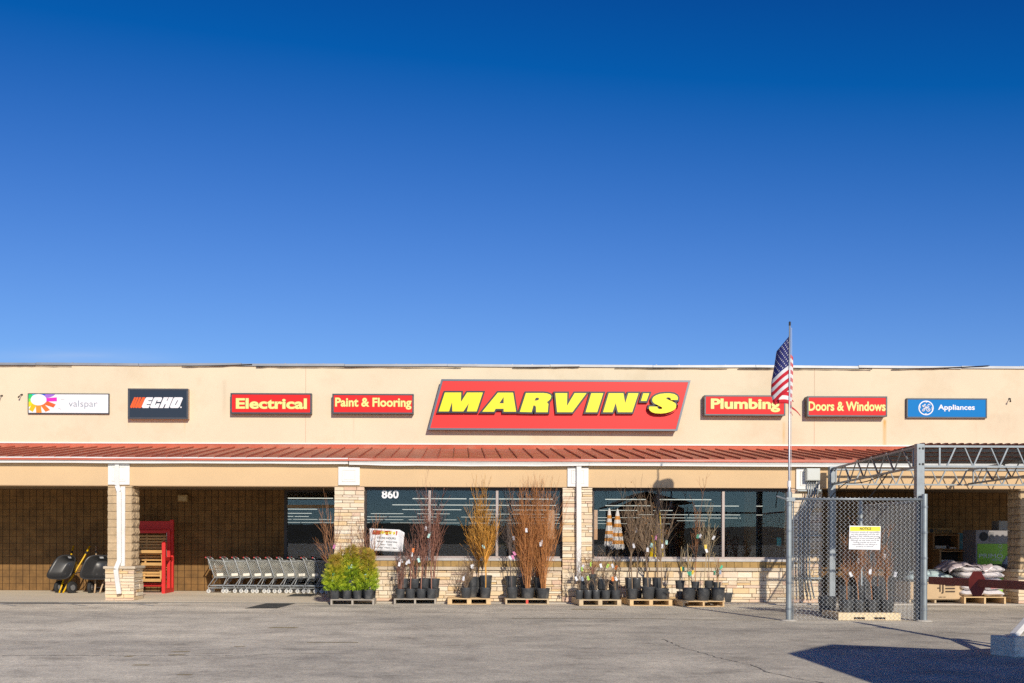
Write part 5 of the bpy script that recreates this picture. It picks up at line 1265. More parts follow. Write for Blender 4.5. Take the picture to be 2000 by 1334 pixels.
def stick(b, H, rng, r0=.010):
    pts = wobble((0,0,0), (rng.gauss(0,.03), rng.gauss(0,.02), 1), H, 7, rng, .02, .02); b.tube(pts, rad(r0, r0*.6, 7), 6, cap=True)
    for k in range(rng.randint(1,4)):
        q, d = along(pts, rng.uniform(.35,.95)); b.tube(wobble(q, side(d, .6, rng), rng.uniform(.06,.2), 4, rng, .1, .05), rad(r0*.4, .0025, 4), 3, cap=False)
def twiggy(b, H, spread, rng, n=16, r0=.006):
    """dense little bush of crooked twigs"""
    for i in range(n):
        a = rng.uniform(0, 2*math.pi); l = spread/H*rng.uniform(.2,1.1)
        pts = wobble((rng.gauss(0,.015),rng.gauss(0,.015),0), (math.cos(a)*l, math.sin(a)*l*.8, 1), H*rng.uniform(.5,1), 6, rng, .13, .03); b.tube(pts, rad(r0, .0025, 6), 4, cap=False)
        for k in range(6):
            q, d = along(pts, rng.uniform(.25,.95)); p2 = wobble(q, side(d, rng.uniform(.4,.9), rng), H*rng.uniform(.12,.28), 4, rng, .14, .04); b.tube(p2, rad(r0*.5, .002, 4), 3, cap=False)
            if rng.random() < .6:
                q3, d3 = along(p2, .6); b.tube(wobble(q3, side(d3, .7, rng), H*.09, 3, rng, .14, .04), rad(r0*.35, .0018, 3), 3, cap=False)
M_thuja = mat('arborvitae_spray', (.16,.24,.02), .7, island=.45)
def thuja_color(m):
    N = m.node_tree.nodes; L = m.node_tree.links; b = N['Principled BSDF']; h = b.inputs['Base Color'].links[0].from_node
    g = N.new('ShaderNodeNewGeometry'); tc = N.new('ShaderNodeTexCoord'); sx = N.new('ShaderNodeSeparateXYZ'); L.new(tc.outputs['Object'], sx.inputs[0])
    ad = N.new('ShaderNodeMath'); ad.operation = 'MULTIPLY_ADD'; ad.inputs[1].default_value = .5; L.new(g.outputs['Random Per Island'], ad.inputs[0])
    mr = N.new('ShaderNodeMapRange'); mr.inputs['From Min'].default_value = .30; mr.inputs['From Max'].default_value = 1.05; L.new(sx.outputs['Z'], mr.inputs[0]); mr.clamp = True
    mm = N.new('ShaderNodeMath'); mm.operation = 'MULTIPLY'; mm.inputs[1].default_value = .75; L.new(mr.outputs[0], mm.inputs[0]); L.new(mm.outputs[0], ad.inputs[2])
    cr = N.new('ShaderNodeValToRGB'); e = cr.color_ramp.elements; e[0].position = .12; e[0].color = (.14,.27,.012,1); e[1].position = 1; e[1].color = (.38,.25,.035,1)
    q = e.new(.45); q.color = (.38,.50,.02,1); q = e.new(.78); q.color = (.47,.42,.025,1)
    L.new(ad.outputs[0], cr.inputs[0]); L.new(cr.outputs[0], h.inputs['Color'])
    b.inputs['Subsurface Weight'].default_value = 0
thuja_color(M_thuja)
def thuja(b, H, R_, rng, n=520):
    """flat fan sprays set through an egg-shaped crown"""
    for i in range(n):
        z = rng.betavariate(1.15,1.35)*H; k = z/H; rr = R_*min(1, .5+k*2.6)*(1-k)**.55+.015
        a = rng.uniform(0, 2*math.pi); rad_ = rr*math.sqrt(rng.uniform(.12,1)); o = Vector((math.cos(a), math.sin(a), 0))
        p = o*rad_+Vector((0,0,z)); d = (o*rng.uniform(.25,1.0)+Vector((rng.gauss(0,.25), rng.gauss(0,.25), rng.uniform(.35,1.0)))).normalized()
        s_ = d.cross(Vector((rng.gauss(0,1), rng.gauss(0,1), rng.gauss(0,1)))).normalized(); L = rng.uniform(.09,.19)
        n0 = len(b.v); m0 = 0; nl = 6; bend = Vector((0,0,-.03))
        # fern-like frond: a midrib strip with paired side leaflets, one connected island
        mid = [p+d*L*t+bend*t*t for t in [i_/nl for i_ in range(nl+1)]]
        for q in mid: b.v.append(tuple(q-s_*.007)); b.v.append(tuple(q+s_*.007))
        for j in range(nl): b.f.append((n0+2*j, n0+2*j+1, n0+2*j+3, n0+2*j+2)); b.m.append(b.cur)
        for j in range(1, nl):
            w = L*.30*math.sin(math.pi*(j/nl)**.8)+.006
            for sg, o_ in ((-1, 0), (1, 1)):
                t0 = mid[j]+s_*sg*w+d*L*.16+Vector((rng.gauss(0,.004),rng.gauss(0,.004),rng.gauss(0,.004))); k0 = len(b.v)
                b.v.append(tuple(t0)); b.v.append(tuple(t0-d*L*.15-s_*sg*w*.30))
                b.f.append((n0+2*j+o_, k0, k0+1) if sg > 0 else (n0+2*j+o_, k0+1, k0)); b.m.append(b.cur)
    for i in range(5):
        a = rng.uniform(0, 6.28); b.tube(wobble((0,0,0), (math.cos(a)*.2, math.sin(a)*.2, 1), H*.8, 4, rng, .05, 0), rad(.010,.003,4), 4, cap=False)
PLANT_KIND = {'thuja': 'potted_evergreen', 'sapling': 'potted_sapling', 'broom': 'potted_shrub', 'stick': 'potted_sapling', 'twiggy': 'potted_shrub'}
seedn = [100]
def potted(loc, w, h, kind, bark, H, spread, label, n=10, trunk=.6, tags=(), tilt=0, leaves=0, lift=0, tag_h=None, br=5):
    seedn[0] += 1; rng = random.Random(seedn[0]*7+3)
    t = empty(PLANT_KIND[kind] if kind else 'empty_pot', loc, label, ('evergreen' if kind == 'thuja' else 'potted plant') if kind else 'plant pot', 'potted plants for sale on pallets' if kind else 'empty plant pots')
    t.rotation_euler = (rng.gauss(0,.015), tilt+rng.gauss(0,.015), rng.uniform(0, 6.28))
    p = pot_mesh(w, h).build('pot', M_pot, t, local=True, smooth=True); md = p.modifiers.new('edge', 'EDGE_SPLIT'); md.split_angle = R(38)
    if not kind: return t
    b = MB(); b.lathe([(w*.462,h*.84),(w*.3,h*.875),(w*.1,h*.86),(.001,h*.89)], 12); b.build('soil', M_soil, t, local=True)
    b = MB(); ends = []
    if kind == 'broom': broom(b, H, spread, n, rng, br=br)
    elif kind == 'sapling': ends = sapling(b, H, trunk, spread, int(n*1.35), rng)
    elif kind == 'stick':
        for k in range(n): stick(b, H*(1 if k == 0 else rng.uniform(.6,.95)), rng)
    elif kind == 'twiggy': twiggy(b, H, spread, rng, n)
    elif kind == 'thuja': thuja(b, H, spread, rng, n)
    zs = h*.85
    b.v = [(x, y, z+zs) for x, y, z in b.v]
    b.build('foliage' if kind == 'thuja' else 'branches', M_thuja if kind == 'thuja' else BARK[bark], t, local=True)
    if leaves:
        b = MB()
        for k in range(leaves):
            e = rng.choice(ends) if ends else Vector((0,0,H)); q = e+Vector((rng.gauss(0,.03), rng.gauss(0,.03), zs-rng.random()*.12)); a = Vector((rng.gauss(0,1),rng.gauss(0,1),rng.gauss(0,1))).normalized()*.024; c = a.orthogonal().normalized()*.015
            b.quad(q-a, q+c, q+a, q-c)
        b.build('dry_leaves', M_leafdry, t, local=True)
    for k, tg in enumerate(tags):
        rz = -t.rotation_euler.z; zz_ = zs+(tag_h if tag_h else H*.42)*(.82+.32*rng.random()); off = Vector((rng.uniform(-.10,.10), -.10-.05*rng.random(), 0)); off.rotate(Matrix.Rotation(rz, 3, 'Z'))
        a = Vector((1,rng.gauss(0,.3),rng.gauss(0,.4))).normalized(); a.rotate(Matrix.Rotation(rz, 3, 'Z')); u = Vector((0,0,1))-a*a.z; u.normalize(); c = off+Vector((0,0,zz_)); nn = a.cross(u)*.0015
        b = MB(); hw, hh = .028, .052; f = [c-a*hw-u*hh, c+a*hw-u*hh, c+a*hw+u*hh, c-a*hw+u*hh]; b.quad(*[q-nn for q in f]); b.quad(*[q+nn for q in f[::-1]])
        b.tube([c+u*hh, c+u*(hh+.05)-Vector((off.x,off.y,0))*.9], .0025, 3); b.build('tag', TAGS[tg], t, local=True)
    return t
def row(pal, items, tier, dy=0):
    """items: (px centre, px width, kind, bark, photo y of the top, spread px, label, extra)"""
    t, Yf_, zt_ = PAL[pal]
    for px, pw, kind, bark, ytop, sp, label, ex in items:
        ex = dict(ex); w = pw/77*(1 if pal != 8 else .82); h = ex.pop('h', w*.92); Y = Yf_+.17+w*.3+dy+ex.pop('dy', 0); z = zt_+ex.pop('z', tier)
        x = PX(px, Y, 1160); H = max(.15, PZ(px, ytop, Y)-(z+h*.85)) if kind else 0
        if kind in ('sapling','broom'): H *= 1.2
        if tier > .1: w *= 1.12; h *= 1.05
        potted((x, Y, z), w, h, kind, bark, H, sp/77 if sp else 0, label, **ex)
# --- evergreens
ev = 'evergreen pallet'
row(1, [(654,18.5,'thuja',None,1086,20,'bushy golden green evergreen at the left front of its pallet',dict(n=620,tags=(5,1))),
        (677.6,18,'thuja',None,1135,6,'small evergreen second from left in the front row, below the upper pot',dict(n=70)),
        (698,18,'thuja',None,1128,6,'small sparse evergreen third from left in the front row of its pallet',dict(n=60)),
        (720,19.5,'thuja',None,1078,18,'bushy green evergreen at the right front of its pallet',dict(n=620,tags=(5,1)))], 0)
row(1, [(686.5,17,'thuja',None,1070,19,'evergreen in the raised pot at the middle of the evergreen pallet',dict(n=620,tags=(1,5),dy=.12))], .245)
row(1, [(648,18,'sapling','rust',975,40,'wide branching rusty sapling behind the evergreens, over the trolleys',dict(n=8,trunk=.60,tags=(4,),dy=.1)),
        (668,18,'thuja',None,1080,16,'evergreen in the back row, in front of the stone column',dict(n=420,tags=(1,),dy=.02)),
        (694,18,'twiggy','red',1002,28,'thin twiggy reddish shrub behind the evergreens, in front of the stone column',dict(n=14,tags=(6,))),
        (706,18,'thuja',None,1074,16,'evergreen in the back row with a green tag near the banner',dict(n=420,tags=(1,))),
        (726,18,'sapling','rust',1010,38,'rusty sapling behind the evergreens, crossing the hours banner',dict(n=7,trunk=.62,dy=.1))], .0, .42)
# --- reddish shrubs
row(2, [(781.5,20,'broom','red',1062,18,'short reddish shrub at the left front of the second pallet',dict(n=8,tags=(0,))),
        (801.5,20,'sapling','red',1040,16,'reddish sapling second from left in the front row of the second pallet',dict(n=7,trunk=.55,tags=(0,0))),
        (822.5,20,'sapling','red',1025,18,'reddish sapling third from left in the front row of the second pallet',dict(n=7,trunk=.6,tags=(5,))),
        (843,20.5,'sapling','red',955,26,'tall reddish sapling at the right front of the second pallet',dict(n=9,trunk=.75,tags=(5,)))], 0)
row(2, [(781.5,20,None,None,0,0,'empty black pot in the back left of the second pallet',{}),(806,20,None,None,0,0,'empty black pot in the back middle of the second pallet',{}),(830,20,None,None,0,0,'empty black pot supporting the raised pots of the second pallet',{}),(849,20,None,None,0,0,'empty black pot in the back right of the second pallet',{})], 0, .34)
row(2, [(788,19,'broom','dark',1050,26,'dark bushy shrub in the raised pot at the left of the second pallet',dict(n=14,tags=(0,0),tilt=-.06)),
        (809,19,'broom','red',1022,15,'reddish shrub in the second raised pot of the second pallet',dict(n=9,tags=(0,2))),
        (829.5,20,'broom','red',945,16,'tall slim red shrub in the third raised pot of the second pallet',dict(n=8,tags=(0,),br=4)),
        (848,19.5,'broom','red',950,26,'tall spreading red shrub in the right raised pot of the second pallet',dict(n=10,br=5))], .243, .30)
# --- yellow-stemmed
row(3, [(910,22,'twiggy','brown',1092,20,'squat twiggy brown shrub at the left front of the thick pallet',dict(n=20,tags=(0,))),
        (948,22.5,'sapling','yellow',950,34,'yellow-stemmed sapling at the right front of the thick pallet',dict(n=18,trunk=.82,tags=(5,),tag_h=.95))], 0)
row(3, [(922,22,None,None,0,0,'empty black pot behind the squat shrub on the thick pallet',{}),(948,22,None,None,0,0,'empty black pot under the yellow shrub on the thick pallet',{}),(934,22,None,None,0,0,'empty black pot at the back middle of the thick pallet',dict(dy=.28))], 0, .30)
row(3, [(923,20,'twiggy','brown',1076,18,'twiggy brown shrub in the tilted raised pot of the thick pallet',dict(n=16,tags=(0,0),tilt=.10)),
        (935,20,'sapling','yellow',965,30,'dense yellow sapling in the left raised pot of the thick pallet',dict(n=15,trunk=.38,dy=.26)),
        (949,23,'sapling','yellow',958,30,'dense yellow sapling in the right raised pot of the thick pallet',dict(n=18,trunk=.40,dy=.05))], .265, .28)
# --- orange-stemmed
row(4, [(1000,23.5,'sapling','dark',1028,17,'dark sapling with pink tags at the left front of the red-marked pallet',dict(n=8,trunk=.85,tags=(4,4,0))),
        (1030.5,27,'broom','orange',950,24,'dense orange-stemmed tree in the middle pot of the red-marked pallet',dict(n=48,h=.26,tags=(0,),br=6)),
        (1060.5,27,'broom','orange',952,30,'spreading orange-stemmed tree in the right pot of the red-marked pallet',dict(n=44,h=.26,tags=(0,0),br=6))], 0)
row(4, [(999,22,None,None,0,0,'empty black pot at the back left of the red-marked pallet',{}),(1026,22,None,None,0,0,'empty black pot at the back middle of the red-marked pallet',{}),(1053,22,None,None,0,0,'empty black pot at the back right of the red-marked pallet',{})], 0, .34)
row(4, [(998,22.5,'sapling','dark',960,18,'thin dark sapling in the left raised pot of the red-marked pallet',dict(n=12,trunk=.85,tags=(6,))),
        (1026,20,'broom','orange',948,24,'orange-stemmed tree in the middle raised pot of the red-marked pallet',dict(n=36)),
        (1053,20,'broom','orange',946,26,'orange-stemmed tree in the right raised pot of the red-marked pallet',dict(n=36))], .27, .34)
# --- small tagged shrubs
row(5, [(1131,15.5,'twiggy','brown',1092,14,'small tagged shrub at the left front of the turned pallet',dict(n=6,tags=(0,6),h=.225)),
        (1148,16,'twiggy','brown',1100,13,'small tagged shrub second from left in the front of the turned pallet',dict(n=6,tags=(3,),h=.225)),
        (1164.5,16,'twiggy','brown',1106,12,'small tagged shrub at the front centre of the turned pallet',dict(n=5,h=.225)),
        (1183,18.5,'twiggy','brown',1100,15,'small tagged shrub fourth from left in the front of the turned pallet',dict(n=6,h=.225)),
        (1202.5,19.5,'twiggy','brown',1096,15,'small tagged shrub at the right front of the turned pallet',dict(n=6,tags=(2,0),h=.225))], 0)
row(5, [(1139,17,None,None,0,0,'empty black pot at the back left of the turned pallet',dict(h=.225)),(1158,17,None,None,0,0,'empty black pot in the back centre of the turned pallet',dict(h=.225)),(1177,18,None,None,0,0,'empty black pot behind the centre of the turned pallet',dict(h=.225)),(1197,18,None,None,0,0,'empty black pot at the back right of the turned pallet',dict(h=.225)),
        ], 0, .30)
row(5, [(1137.5,18,'twiggy','brown',1072,20,'small shrub with white tags in the left raised pot of the turned pallet',dict(n=8,tags=(0,3,0))),
        (1157,17,None,None,0,0,'black pot on the second level of the turned pallet, below the topmost pot',dict(dy=.05)),
        (1176.5,20.5,'twiggy','brown',1062,24,'spreading small shrub in the tilted raised pot of the turned pallet',dict(n=9,tags=(0,3),tilt=-.10)),
        (1197.5,18.5,'twiggy','brown',1066,22,'small shrub with an orange tag in the right raised pot of the turned pallet',dict(n=9,tags=(2,0)))], .228, .27)
row(5, [(1157,14,'twiggy','red',1076,20,'small dark red shrub in the topmost pot of the turned pallet',dict(n=12,tags=(3,)))], .435, .33)
# --- tall bare saplings
row(6, [(1235,22,'sapling','brown',990,24,'tall bare sapling at the left front of the pallet below the umbrellas',dict(n=9,trunk=.95,tags=(0,))),
        (1266,26,'sapling','brown',968,26,'tall bare sapling at the front centre of the pallet below the umbrellas',dict(n=11,trunk=1.0,tags=(5,0),leaves=26)),
        (1292,28,'sapling','brown',985,34,'wide reddish sapling at the right front of the pallet below the umbrellas',dict(n=12,trunk=.85,tags=(0,5),h=.27))], 0)
row(6, [(1231,17,None,None,0,0,'empty black pot at the back left of the pallet below the umbrellas',{}),(1246,17,None,None,0,0,'empty black pot second in the back row below the umbrellas',{}),(1264,17,None,None,0,0,'empty black pot third in the back row below the umbrellas',{}),(1284,20,None,None,0,0,'empty black pot at the back right of the pallet below the umbrellas',{})], 0, .36)
row(6, [(1228,14,'sapling','brown',1000,22,'bare sapling in the left raised pot below the umbrellas',dict(n=8,trunk=.75,leaves=12,h=.25)),
        (1243,16,'sapling','brown',962,26,'bare sapling with dry leaves in the second raised pot below the umbrellas',dict(n=10,trunk=.75,leaves=34,h=.25,tags=(0,))),
        (1263,16,'sapling','brown',985,24,'bare sapling with dry leaves in the third raised pot below the umbrellas',dict(n=10,trunk=.72,leaves=30,h=.25,tags=(5,))),
        (1284,19,'sapling','brown',950,24,'tallest bare sapling in the right raised pot below the umbrellas',dict(n=9,trunk=.78,leaves=10,h=.25,tags=(4,)))], .255, .36)
# --- staked young trees
row(7, [(1345.5,26,'stick','tan',1062,10,'staked young trees in the left front pot of the pallet nearest the fence',dict(n=4,tags=(1,1,7))),
        (1373.5,25.5,'sapling','tan',1000,20,'slim pale sapling in the front centre pot of the pallet nearest the fence',dict(n=5,trunk=.95,tags=(7,0))),
        (1402,27,'sapling','tan',1075,22,'short forked young tree in the right front pot nearest the fence',dict(n=6,trunk=.28,tags=(1,6)))], 0)
row(7, [(1330,17,None,None,0,0,'empty black pot at the back left of the pallet nearest the fence',{}),(1358,18,None,None,0,0,'empty black pot at the back centre of the pallet nearest the fence',{}),(1386,20,None,None,0,0,'empty black pot at the back right of the pallet nearest the fence',{})], 0, .42)
row(7, [(1328,17,'stick','tan',1068,8,'short staked sticks in the left raised pot nearest the fence',dict(n=3,tags=(7,1))),
        (1358,15,'sapling','rust',968,26,'tall orange-brown sapling in the centre raised pot nearest the fence',dict(n=6,trunk=.75,tags=(1,0))),
        (1384,17,'sapling','tan',985,30,'tall spreading pale sapling in the right raised pot nearest the fence',dict(n=7,trunk=.7,tags=(0,))),
        (1400,14,'stick','rust',1090,8,'short rusty stick in the rightmost raised pot nearest the fence',dict(n=2,tags=(1,)))], .262, .42)
# two big old pots lying by the last pallet
for px, pw, lb, dy in ((1420,38,'wide scuffed empty black pot on the ground beside the last pallet',0),(1430,34,'squashed wide black pot leaning behind the scuffed pot near the fence',.32)):
    x, y = G(px, 1178); o = potted((x, y+dy+.1, LOT+.004), pw/77, .26, None, None, 0, 0, lb); o.rotation_euler = (-.06, .05 if dy == 0 else .14, .4); o['group'] = 'empty plant pots'
    if dy: o.location.z += .045
# --- inside the fence
row(8, [(1654,26,'sapling','rust',1075,22,'rusty young tree in the left front pot inside the fence',dict(n=9,trunk=.42,tags=(0,),h=.26)),
        (1677,27,'sapling','rust',1062,22,'rusty young tree second from left in the front row inside the fence',dict(n=9,trunk=.45,h=.26)),
        (1703,26,'sapling','rust',1060,22,'rusty young tree third from left in the front row inside the fence',dict(n=9,trunk=.45,tags=(0,),h=.26)),
        (1732,28,'sapling','rust',1068,24,'rusty young tree in the right front pot inside the fence',dict(n=9,trunk=.42,tags=(0,),h=.26))], 0, .02)
row(8, [(1650,26,None,None,0,0,'empty black pot at the back left inside the fence',{}),(1680,26,None,None,0,0,'empty black pot at the back centre inside the fence',{}),(1712,26,None,None,0,0,'empty black pot at the back right inside the fence',{})], 0, .36)
row(8, [(1651,26,'sapling','rust',1040,24,'rusty young tree in the left raised pot inside the fence',dict(n=9,trunk=.45)),
        (1680,26,'sapling','rust',1032,26,'rusty young tree in the middle raised pot inside the fence',dict(n=9,trunk=.45,tags=(0,))),
        (1714,26,'sapling','rust',1036,26,'rusty young tree in the right raised pot inside the fence',dict(n=9,trunk=.45,tags=(0,)))], .262, .36)
x, y = G(1622, 1199); potted((x, y+.2, LOT), .42, .38, None, None, 0, 0, 'large square-shouldered black pot beside the fenced pallet')
# ------------------------------------------------------------------ goods in the right bay
M_card = mat('cardboard', (.60,.43,.25), .85, var=.1, vs=3, bump=.1, bs=20)
M_bagw = mat('white_poly_bag', (.78,.74,.74), .35, var=.06, vs=4); M_bagb = mat('pale_blue_plastic', (.50,.62,.63), .3, var=.15, vs=3)
M_film = mat('cloudy_film', (.56,.47,.47), .25, var=.15, vs=3); M_redp2 = mat('red_print', (.70,.10,.10), .5)
def pillow(b, c, sx, sy, sz, rng, rz=0, n=14, sag=.0):
    m = Matrix.Rotation(rz, 3, 'Z'); g = []
    for i in range(n+1):
        th = math.pi*(i/n-.5); rowp = []
        for j in range(2*n):
            ph = 2*math.pi*j/(2*n); e = .38
            s_ = lambda v: math.copysign(abs(v)**e, v)
            x, y, z = s_(math.cos(th))*s_(math.cos(ph)), s_(math.cos(th))*s_(math.sin(ph)), math.copysign(abs(math.sin(th))**.8, math.sin(th))
            edge = max(abs(x), abs(y)); z *= (1-.75*edge**5)
            p = Vector((x*sx, y*sy, z*sz+.012*math.sin(x*5+rng.random()*.4)+.008*math.sin(y*9))); rowp.append(m @ p+Vector(c))
        g.append(rowp)
    for i in range(n):
        for j in range(2*n): b.quad(g[i][j], g[i][(j+1) % (2*n)], g[i+1][(j+1) % (2*n)], g[i+1][j])
# cardboard box on its pallet
yb0 = 26.35; xa, za = P(1778, 1176, yb0); xb_, zb_ = P(1880, 1137, yb0); za = LOT+.13
pb = pallet(((xa+xb_)/2, yb0+.55, LOT+.004), xb_-xa, 1.0, 0, M_pal[1], 'pallet under the big printed cardboard box in the right bay', .125)
bx = empty('cardboard_box', ((xa+xb_)/2, yb0, za), 'big printed cardboard box on a pallet behind the red steel arm', 'box')
b = MB(); b.hexa([(xa,yb0,za),(xb_,yb0,za),(xb_,yb0+.9,za),(xa,yb0+.9,za),(xa,yb0,zb_),(xb_+.015,yb0+.01,zb_-.01),(xb_+.015,yb0+.9,zb_),(xa,yb0+.9,zb_)]); b.build('carton', M_card, bx, bevel=.012)
f = zr(1790,1000,6.671); M_brn = mat('brown_print', (.07,.045,.03), .8)
for pl in ([(300,945),(314,945),(314,1040),(300,1040)],[(272,984),(299,984),(299,998),(272,998)],[(337,945),(353,945),(353,1050),(343,1062),(325,1062),(325,1048),(337,1046)],[(378,948),(500,948),(500,965),(378,965)],[(378,988),(500,988),(500,1004),(378,1004)],[(378,1028),(500,1028),(500,1045),(378,1045)]):
    shape_part([trace(pl, f, yb0)], yb0-.006, M_brn, bx, 'printed_mark', depth=.003)
text_part('KEEP DRY', P(*f(290,1100),yb0)[0], P(*f(386,1100),yb0)[0], P(*f(290,1116),yb0)[1], P(*f(290,1102),yb0)[1], yb0-.004, M_brn, bx, 'small_print')
for k, (px, py, sx, lb) in enumerate(((1790,1128,.34,'pale blue plastic bag at the left on the cardboard box, behind the fence post'),(1832,1131,.32,'pale blue plastic bag lying on the printed cardboard box'),(1815,1120,.36,'pale grey blue plastic bag on top of the other two'))):
    s = empty('plastic_bag', (0,0,0), lb, 'bag', 'bluish bags on the cardboard box'); b = MB(); x, z = P(px, py, yb0+.45); rng = random.Random(k)
    pillow(b, (x, yb0+.40+.1*k, zb_+.09+(.11 if k == 2 else 0)), sx, .36, .10, rng, .3*k-.2); b.build('sack', M_bagb, s, smooth=True, weld=1e-5)
# pallet of white bags, partly under cloudy film
yw = 26.15; xa, _ = P(1884, 1181, yw); xb_, _ = P(1966, 1181, yw)
pw_ = pallet(((xa+xb_)/2, yw+.55, LOT+.004), xb_-xa, 1.05, 0, M_pal[2], 'pallet under the stack of white bags in the right bay', .20)
z = LOT+.21; ordl = ['bottom','second','third','fourth','top']
for k in range(5):
    for s_ in (0, 1):
        x = xa+(xb_-xa)*(.27+.48*s_)+.02*((k*3+s_) % 3-1); rng = random.Random(50+k*2+s_)
        t = empty('white_bag', (x, yw+.5, z), f'white bag in the {ordl[k]} layer of the stack, {"left" if s_ == 0 else "right"} one of the two', 'bag', 'stacked white bags')
        b = MB(); pillow(b, (x, yw+.5, z+.085), .30, .46, .082, rng, .05*((k+s_) % 3-1)); b.build('sack', M_bagw, t, smooth=True, weld=1e-5)
        if k in (1, 2):
            b = MB(); b.box(x-.12, x+.16, yw+.028, yw+.034, z+.055, z+.11); b.build('red_print', M_redp2, t)
    z += .155
fm = empty('plastic_film', ((xa+xb_)/2-.2, yw+.4, z), 'crumpled cloudy plastic film draped over the stacked white bags', 'plastic film')
b = MB(); rng = random.Random(9); NX, NY = 40, 22; g_ = []
for i in range(NX+1):
    r_ = []
    for j in range(NY+1):
        u, v = i/NX, j/NY; x = xa-.38+(xb_-xa+.05)*u; y = yw+.02+.95*v
        z_ = z+.05+.045*math.sin(u*17+v*5)*math.cos(v*11-u*4)+.05*math.sin(u*7)+rng.gauss(0,.004)-(.16*max(0,.22-u)/.22)-.12*max(0,.10-v)/.10*(.5+.5*math.sin(u*9))-(.05*max(0,u-.75)/.25)
        r_.append((x, y, z_))
    g_.append(r_)
for i in range(NX):
    for j in range(NY): b.quad(g_[i][j], g_[i+1][j], g_[i+1][j+1], g_[i][j+1])
o = b.build('film_sheet', M_film, fm, smooth=True, weld=1e-5); md = o.modifiers.new('t', 'SOLIDIFY'); md.thickness = .003
# shelf units
M_shelf = mat('stained_shelf_wood', (.42,.22,.08), .6, var=.15, vs=4, stretch=(1,1,4))
def shelf(px0, px1, pyt, Y, d, n, label, stuff):
    xa, zt_ = P(px0, pyt, Y); xb_, _ = P(px1, pyt, Y); s = empty('shelf_unit', ((xa+xb_)/2, Y, 0), label, 'shelf', 'wooden shelf units against the back wall')
    for x in (xa, xb_-.05): b = MB(); b.box(x, x+.05, Y, Y+d, 0, zt_); b.build('side_panel', M_shelf, s)
    for k in range(n): z = .12+(zt_-.15)*k/(n-1); b = MB(); b.box(xa+.051, xb_-.051, Y+.01, Y+d, z-.03, z); b.build('shelf', M_shelf, s)
    b = MB(); b.box(xa+.051, xb_-.051, Y+d-.02, Y+d-.003, .0, zt_-.05); b.build('back_panel', mat('shelf_back', (.05,.035,.025), .9), s)
    for (u, k, w, h, nm, m, lb) in stuff:
        z = .12+(zt_-.15)*k/(n-1)+.002; x = xa+.06+(xb_-xa-.12)*u; tt_ = empty(nm, (x+w/2, Y+.1, z), lb, nm.replace('_',' '), 'small goods on the shelves'); b = MB()
        if 'box' in nm: b.box(x, x+w, Y+.04, Y+.25, z, z+h); b.build('carton', m, tt_, bevel=.006)
        else: b.lathe([(w*.5,0),(w*.5,h*.7),(w*.3,h*.85),(w*.3,h)], 12, (x+w/2, Y+.14, z), cap0=True, cap1=True); b.build('body', m, tt_, smooth=True)
M_dk = mat('dark_bottle', (.10,.05,.04), .4); M_pl = mat('pale_carton', (.66,.62,.54), .7)
shelf(1822, 1874, 1042, 29.9, .45, 5, 'taller stained wooden shelf unit against the back wall, behind the lower one', [(.05,3,.32,.09,'small_box',M_pl,'pale flat box on the taller shelf unit'),(.50,3,.07,.14,'bottle',M_dk,'dark bottle in the middle of the taller shelf unit'),(.62,3,.07,.15,'bottle',M_dk,'dark bottle left of the pale box on the taller shelf unit'),(.72,3,.25,.05,'small_box',M_pl,'thin pale box at the right of the taller shelf unit'),(.15,2,.10,.13,'bottle',M_pl,'pale jar at the left on the lower shelf of the taller unit'),(.3,2,.10,.11,'bottle',M_pl,'second pale jar from left on the taller unit')])
shelf(1835, 1890, 1073.5, 28.9, .45, 4, 'lower stained wooden shelf unit in front of the taller one', [(.03,2,.34,.14,'small_box',M_pl,'white carton on the lower shelf unit'),(.55,2,.24,.10,'small_box',M_card,'brown carton on the lower shelf unit')])
# board with lettering above the shelves
xa, zt_ = P(1815, 1031, 29.85); xb_, zb_ = P(1863, 1042, 29.85)
s = empty('name_board', ((xa+xb_)/2, 29.85, zb_), 'orange brown name board with dark lettering on top of the tall shelf unit', 'sign'); b = MB(); b.box(xa, xb_, 29.93, 29.96, zb_+.002, zt_); b.build('board', mat('board_orange', (.34,.19,.05), .6), s)
text_part('Deroma', xa+(xb_-xa)*.28, xb_-.02, zb_+.02, zt_-.02, 29.93, M_ink, s, 'lettering', bold=.01)
shape_part([[(xa+.10+.06*math.cos(t*.3)*(1.0), (zb_+zt_)/2+.06*math.sin(t*.3)) for t in range(21)]], 29.928, M_ink, s, 'round_emblem', depth=.003)
# water vending machines
M_teal = mat('machine_teal', (.02,.16,.22), .45); M_mgrey = mat('machine_grey', (.30,.28,.28), .5, var=.05); M_mgreen = mat('machine_green', (.27,.55,.03), .45); M_wl = mat('pale_print', (.72,.76,.70), .5)
def body(b, x0, x1, y0, y1, z0, z1): b.box(x0, x1, y0, y1, z0, z1)
Y = 30.0; xa, zt_ = P(1872, 1041, Y); xb_, _ = P(1902, 1041, Y)
s = empty('water_cabinet', ((xa+xb_)/2, Y, 0), 'narrow dark teal water cabinet with pale lettering between shelves and green machine', 'water cabinet')
b = MB(); r_ = .18; pts = [(xa,0),(xb_,0),(xb_,zt_-.7)]+[(xb_-.28*(1-math.cos(t*math.pi/12)), zt_-.7+.70*math.sin(t*math.pi/12)) for t in range(1,7)]+[(xa,zt_)]
prism(b, pts, Y, Y+.6); b.build('housing', M_teal, s)
text_part('PRIMO', xa+.0, xa+(xb_-xa)*.78, PZ(1880,1063,Y), PZ(1880,1057.5,Y), Y-.002, mat('teal_print',(.35,.55,.60),.5), s, 'lettering', bold=-.004)
Y = 28.3; xa, zt_ = P(1906, 1035, Y); xb_, _ = P(1978, 1035, Y)
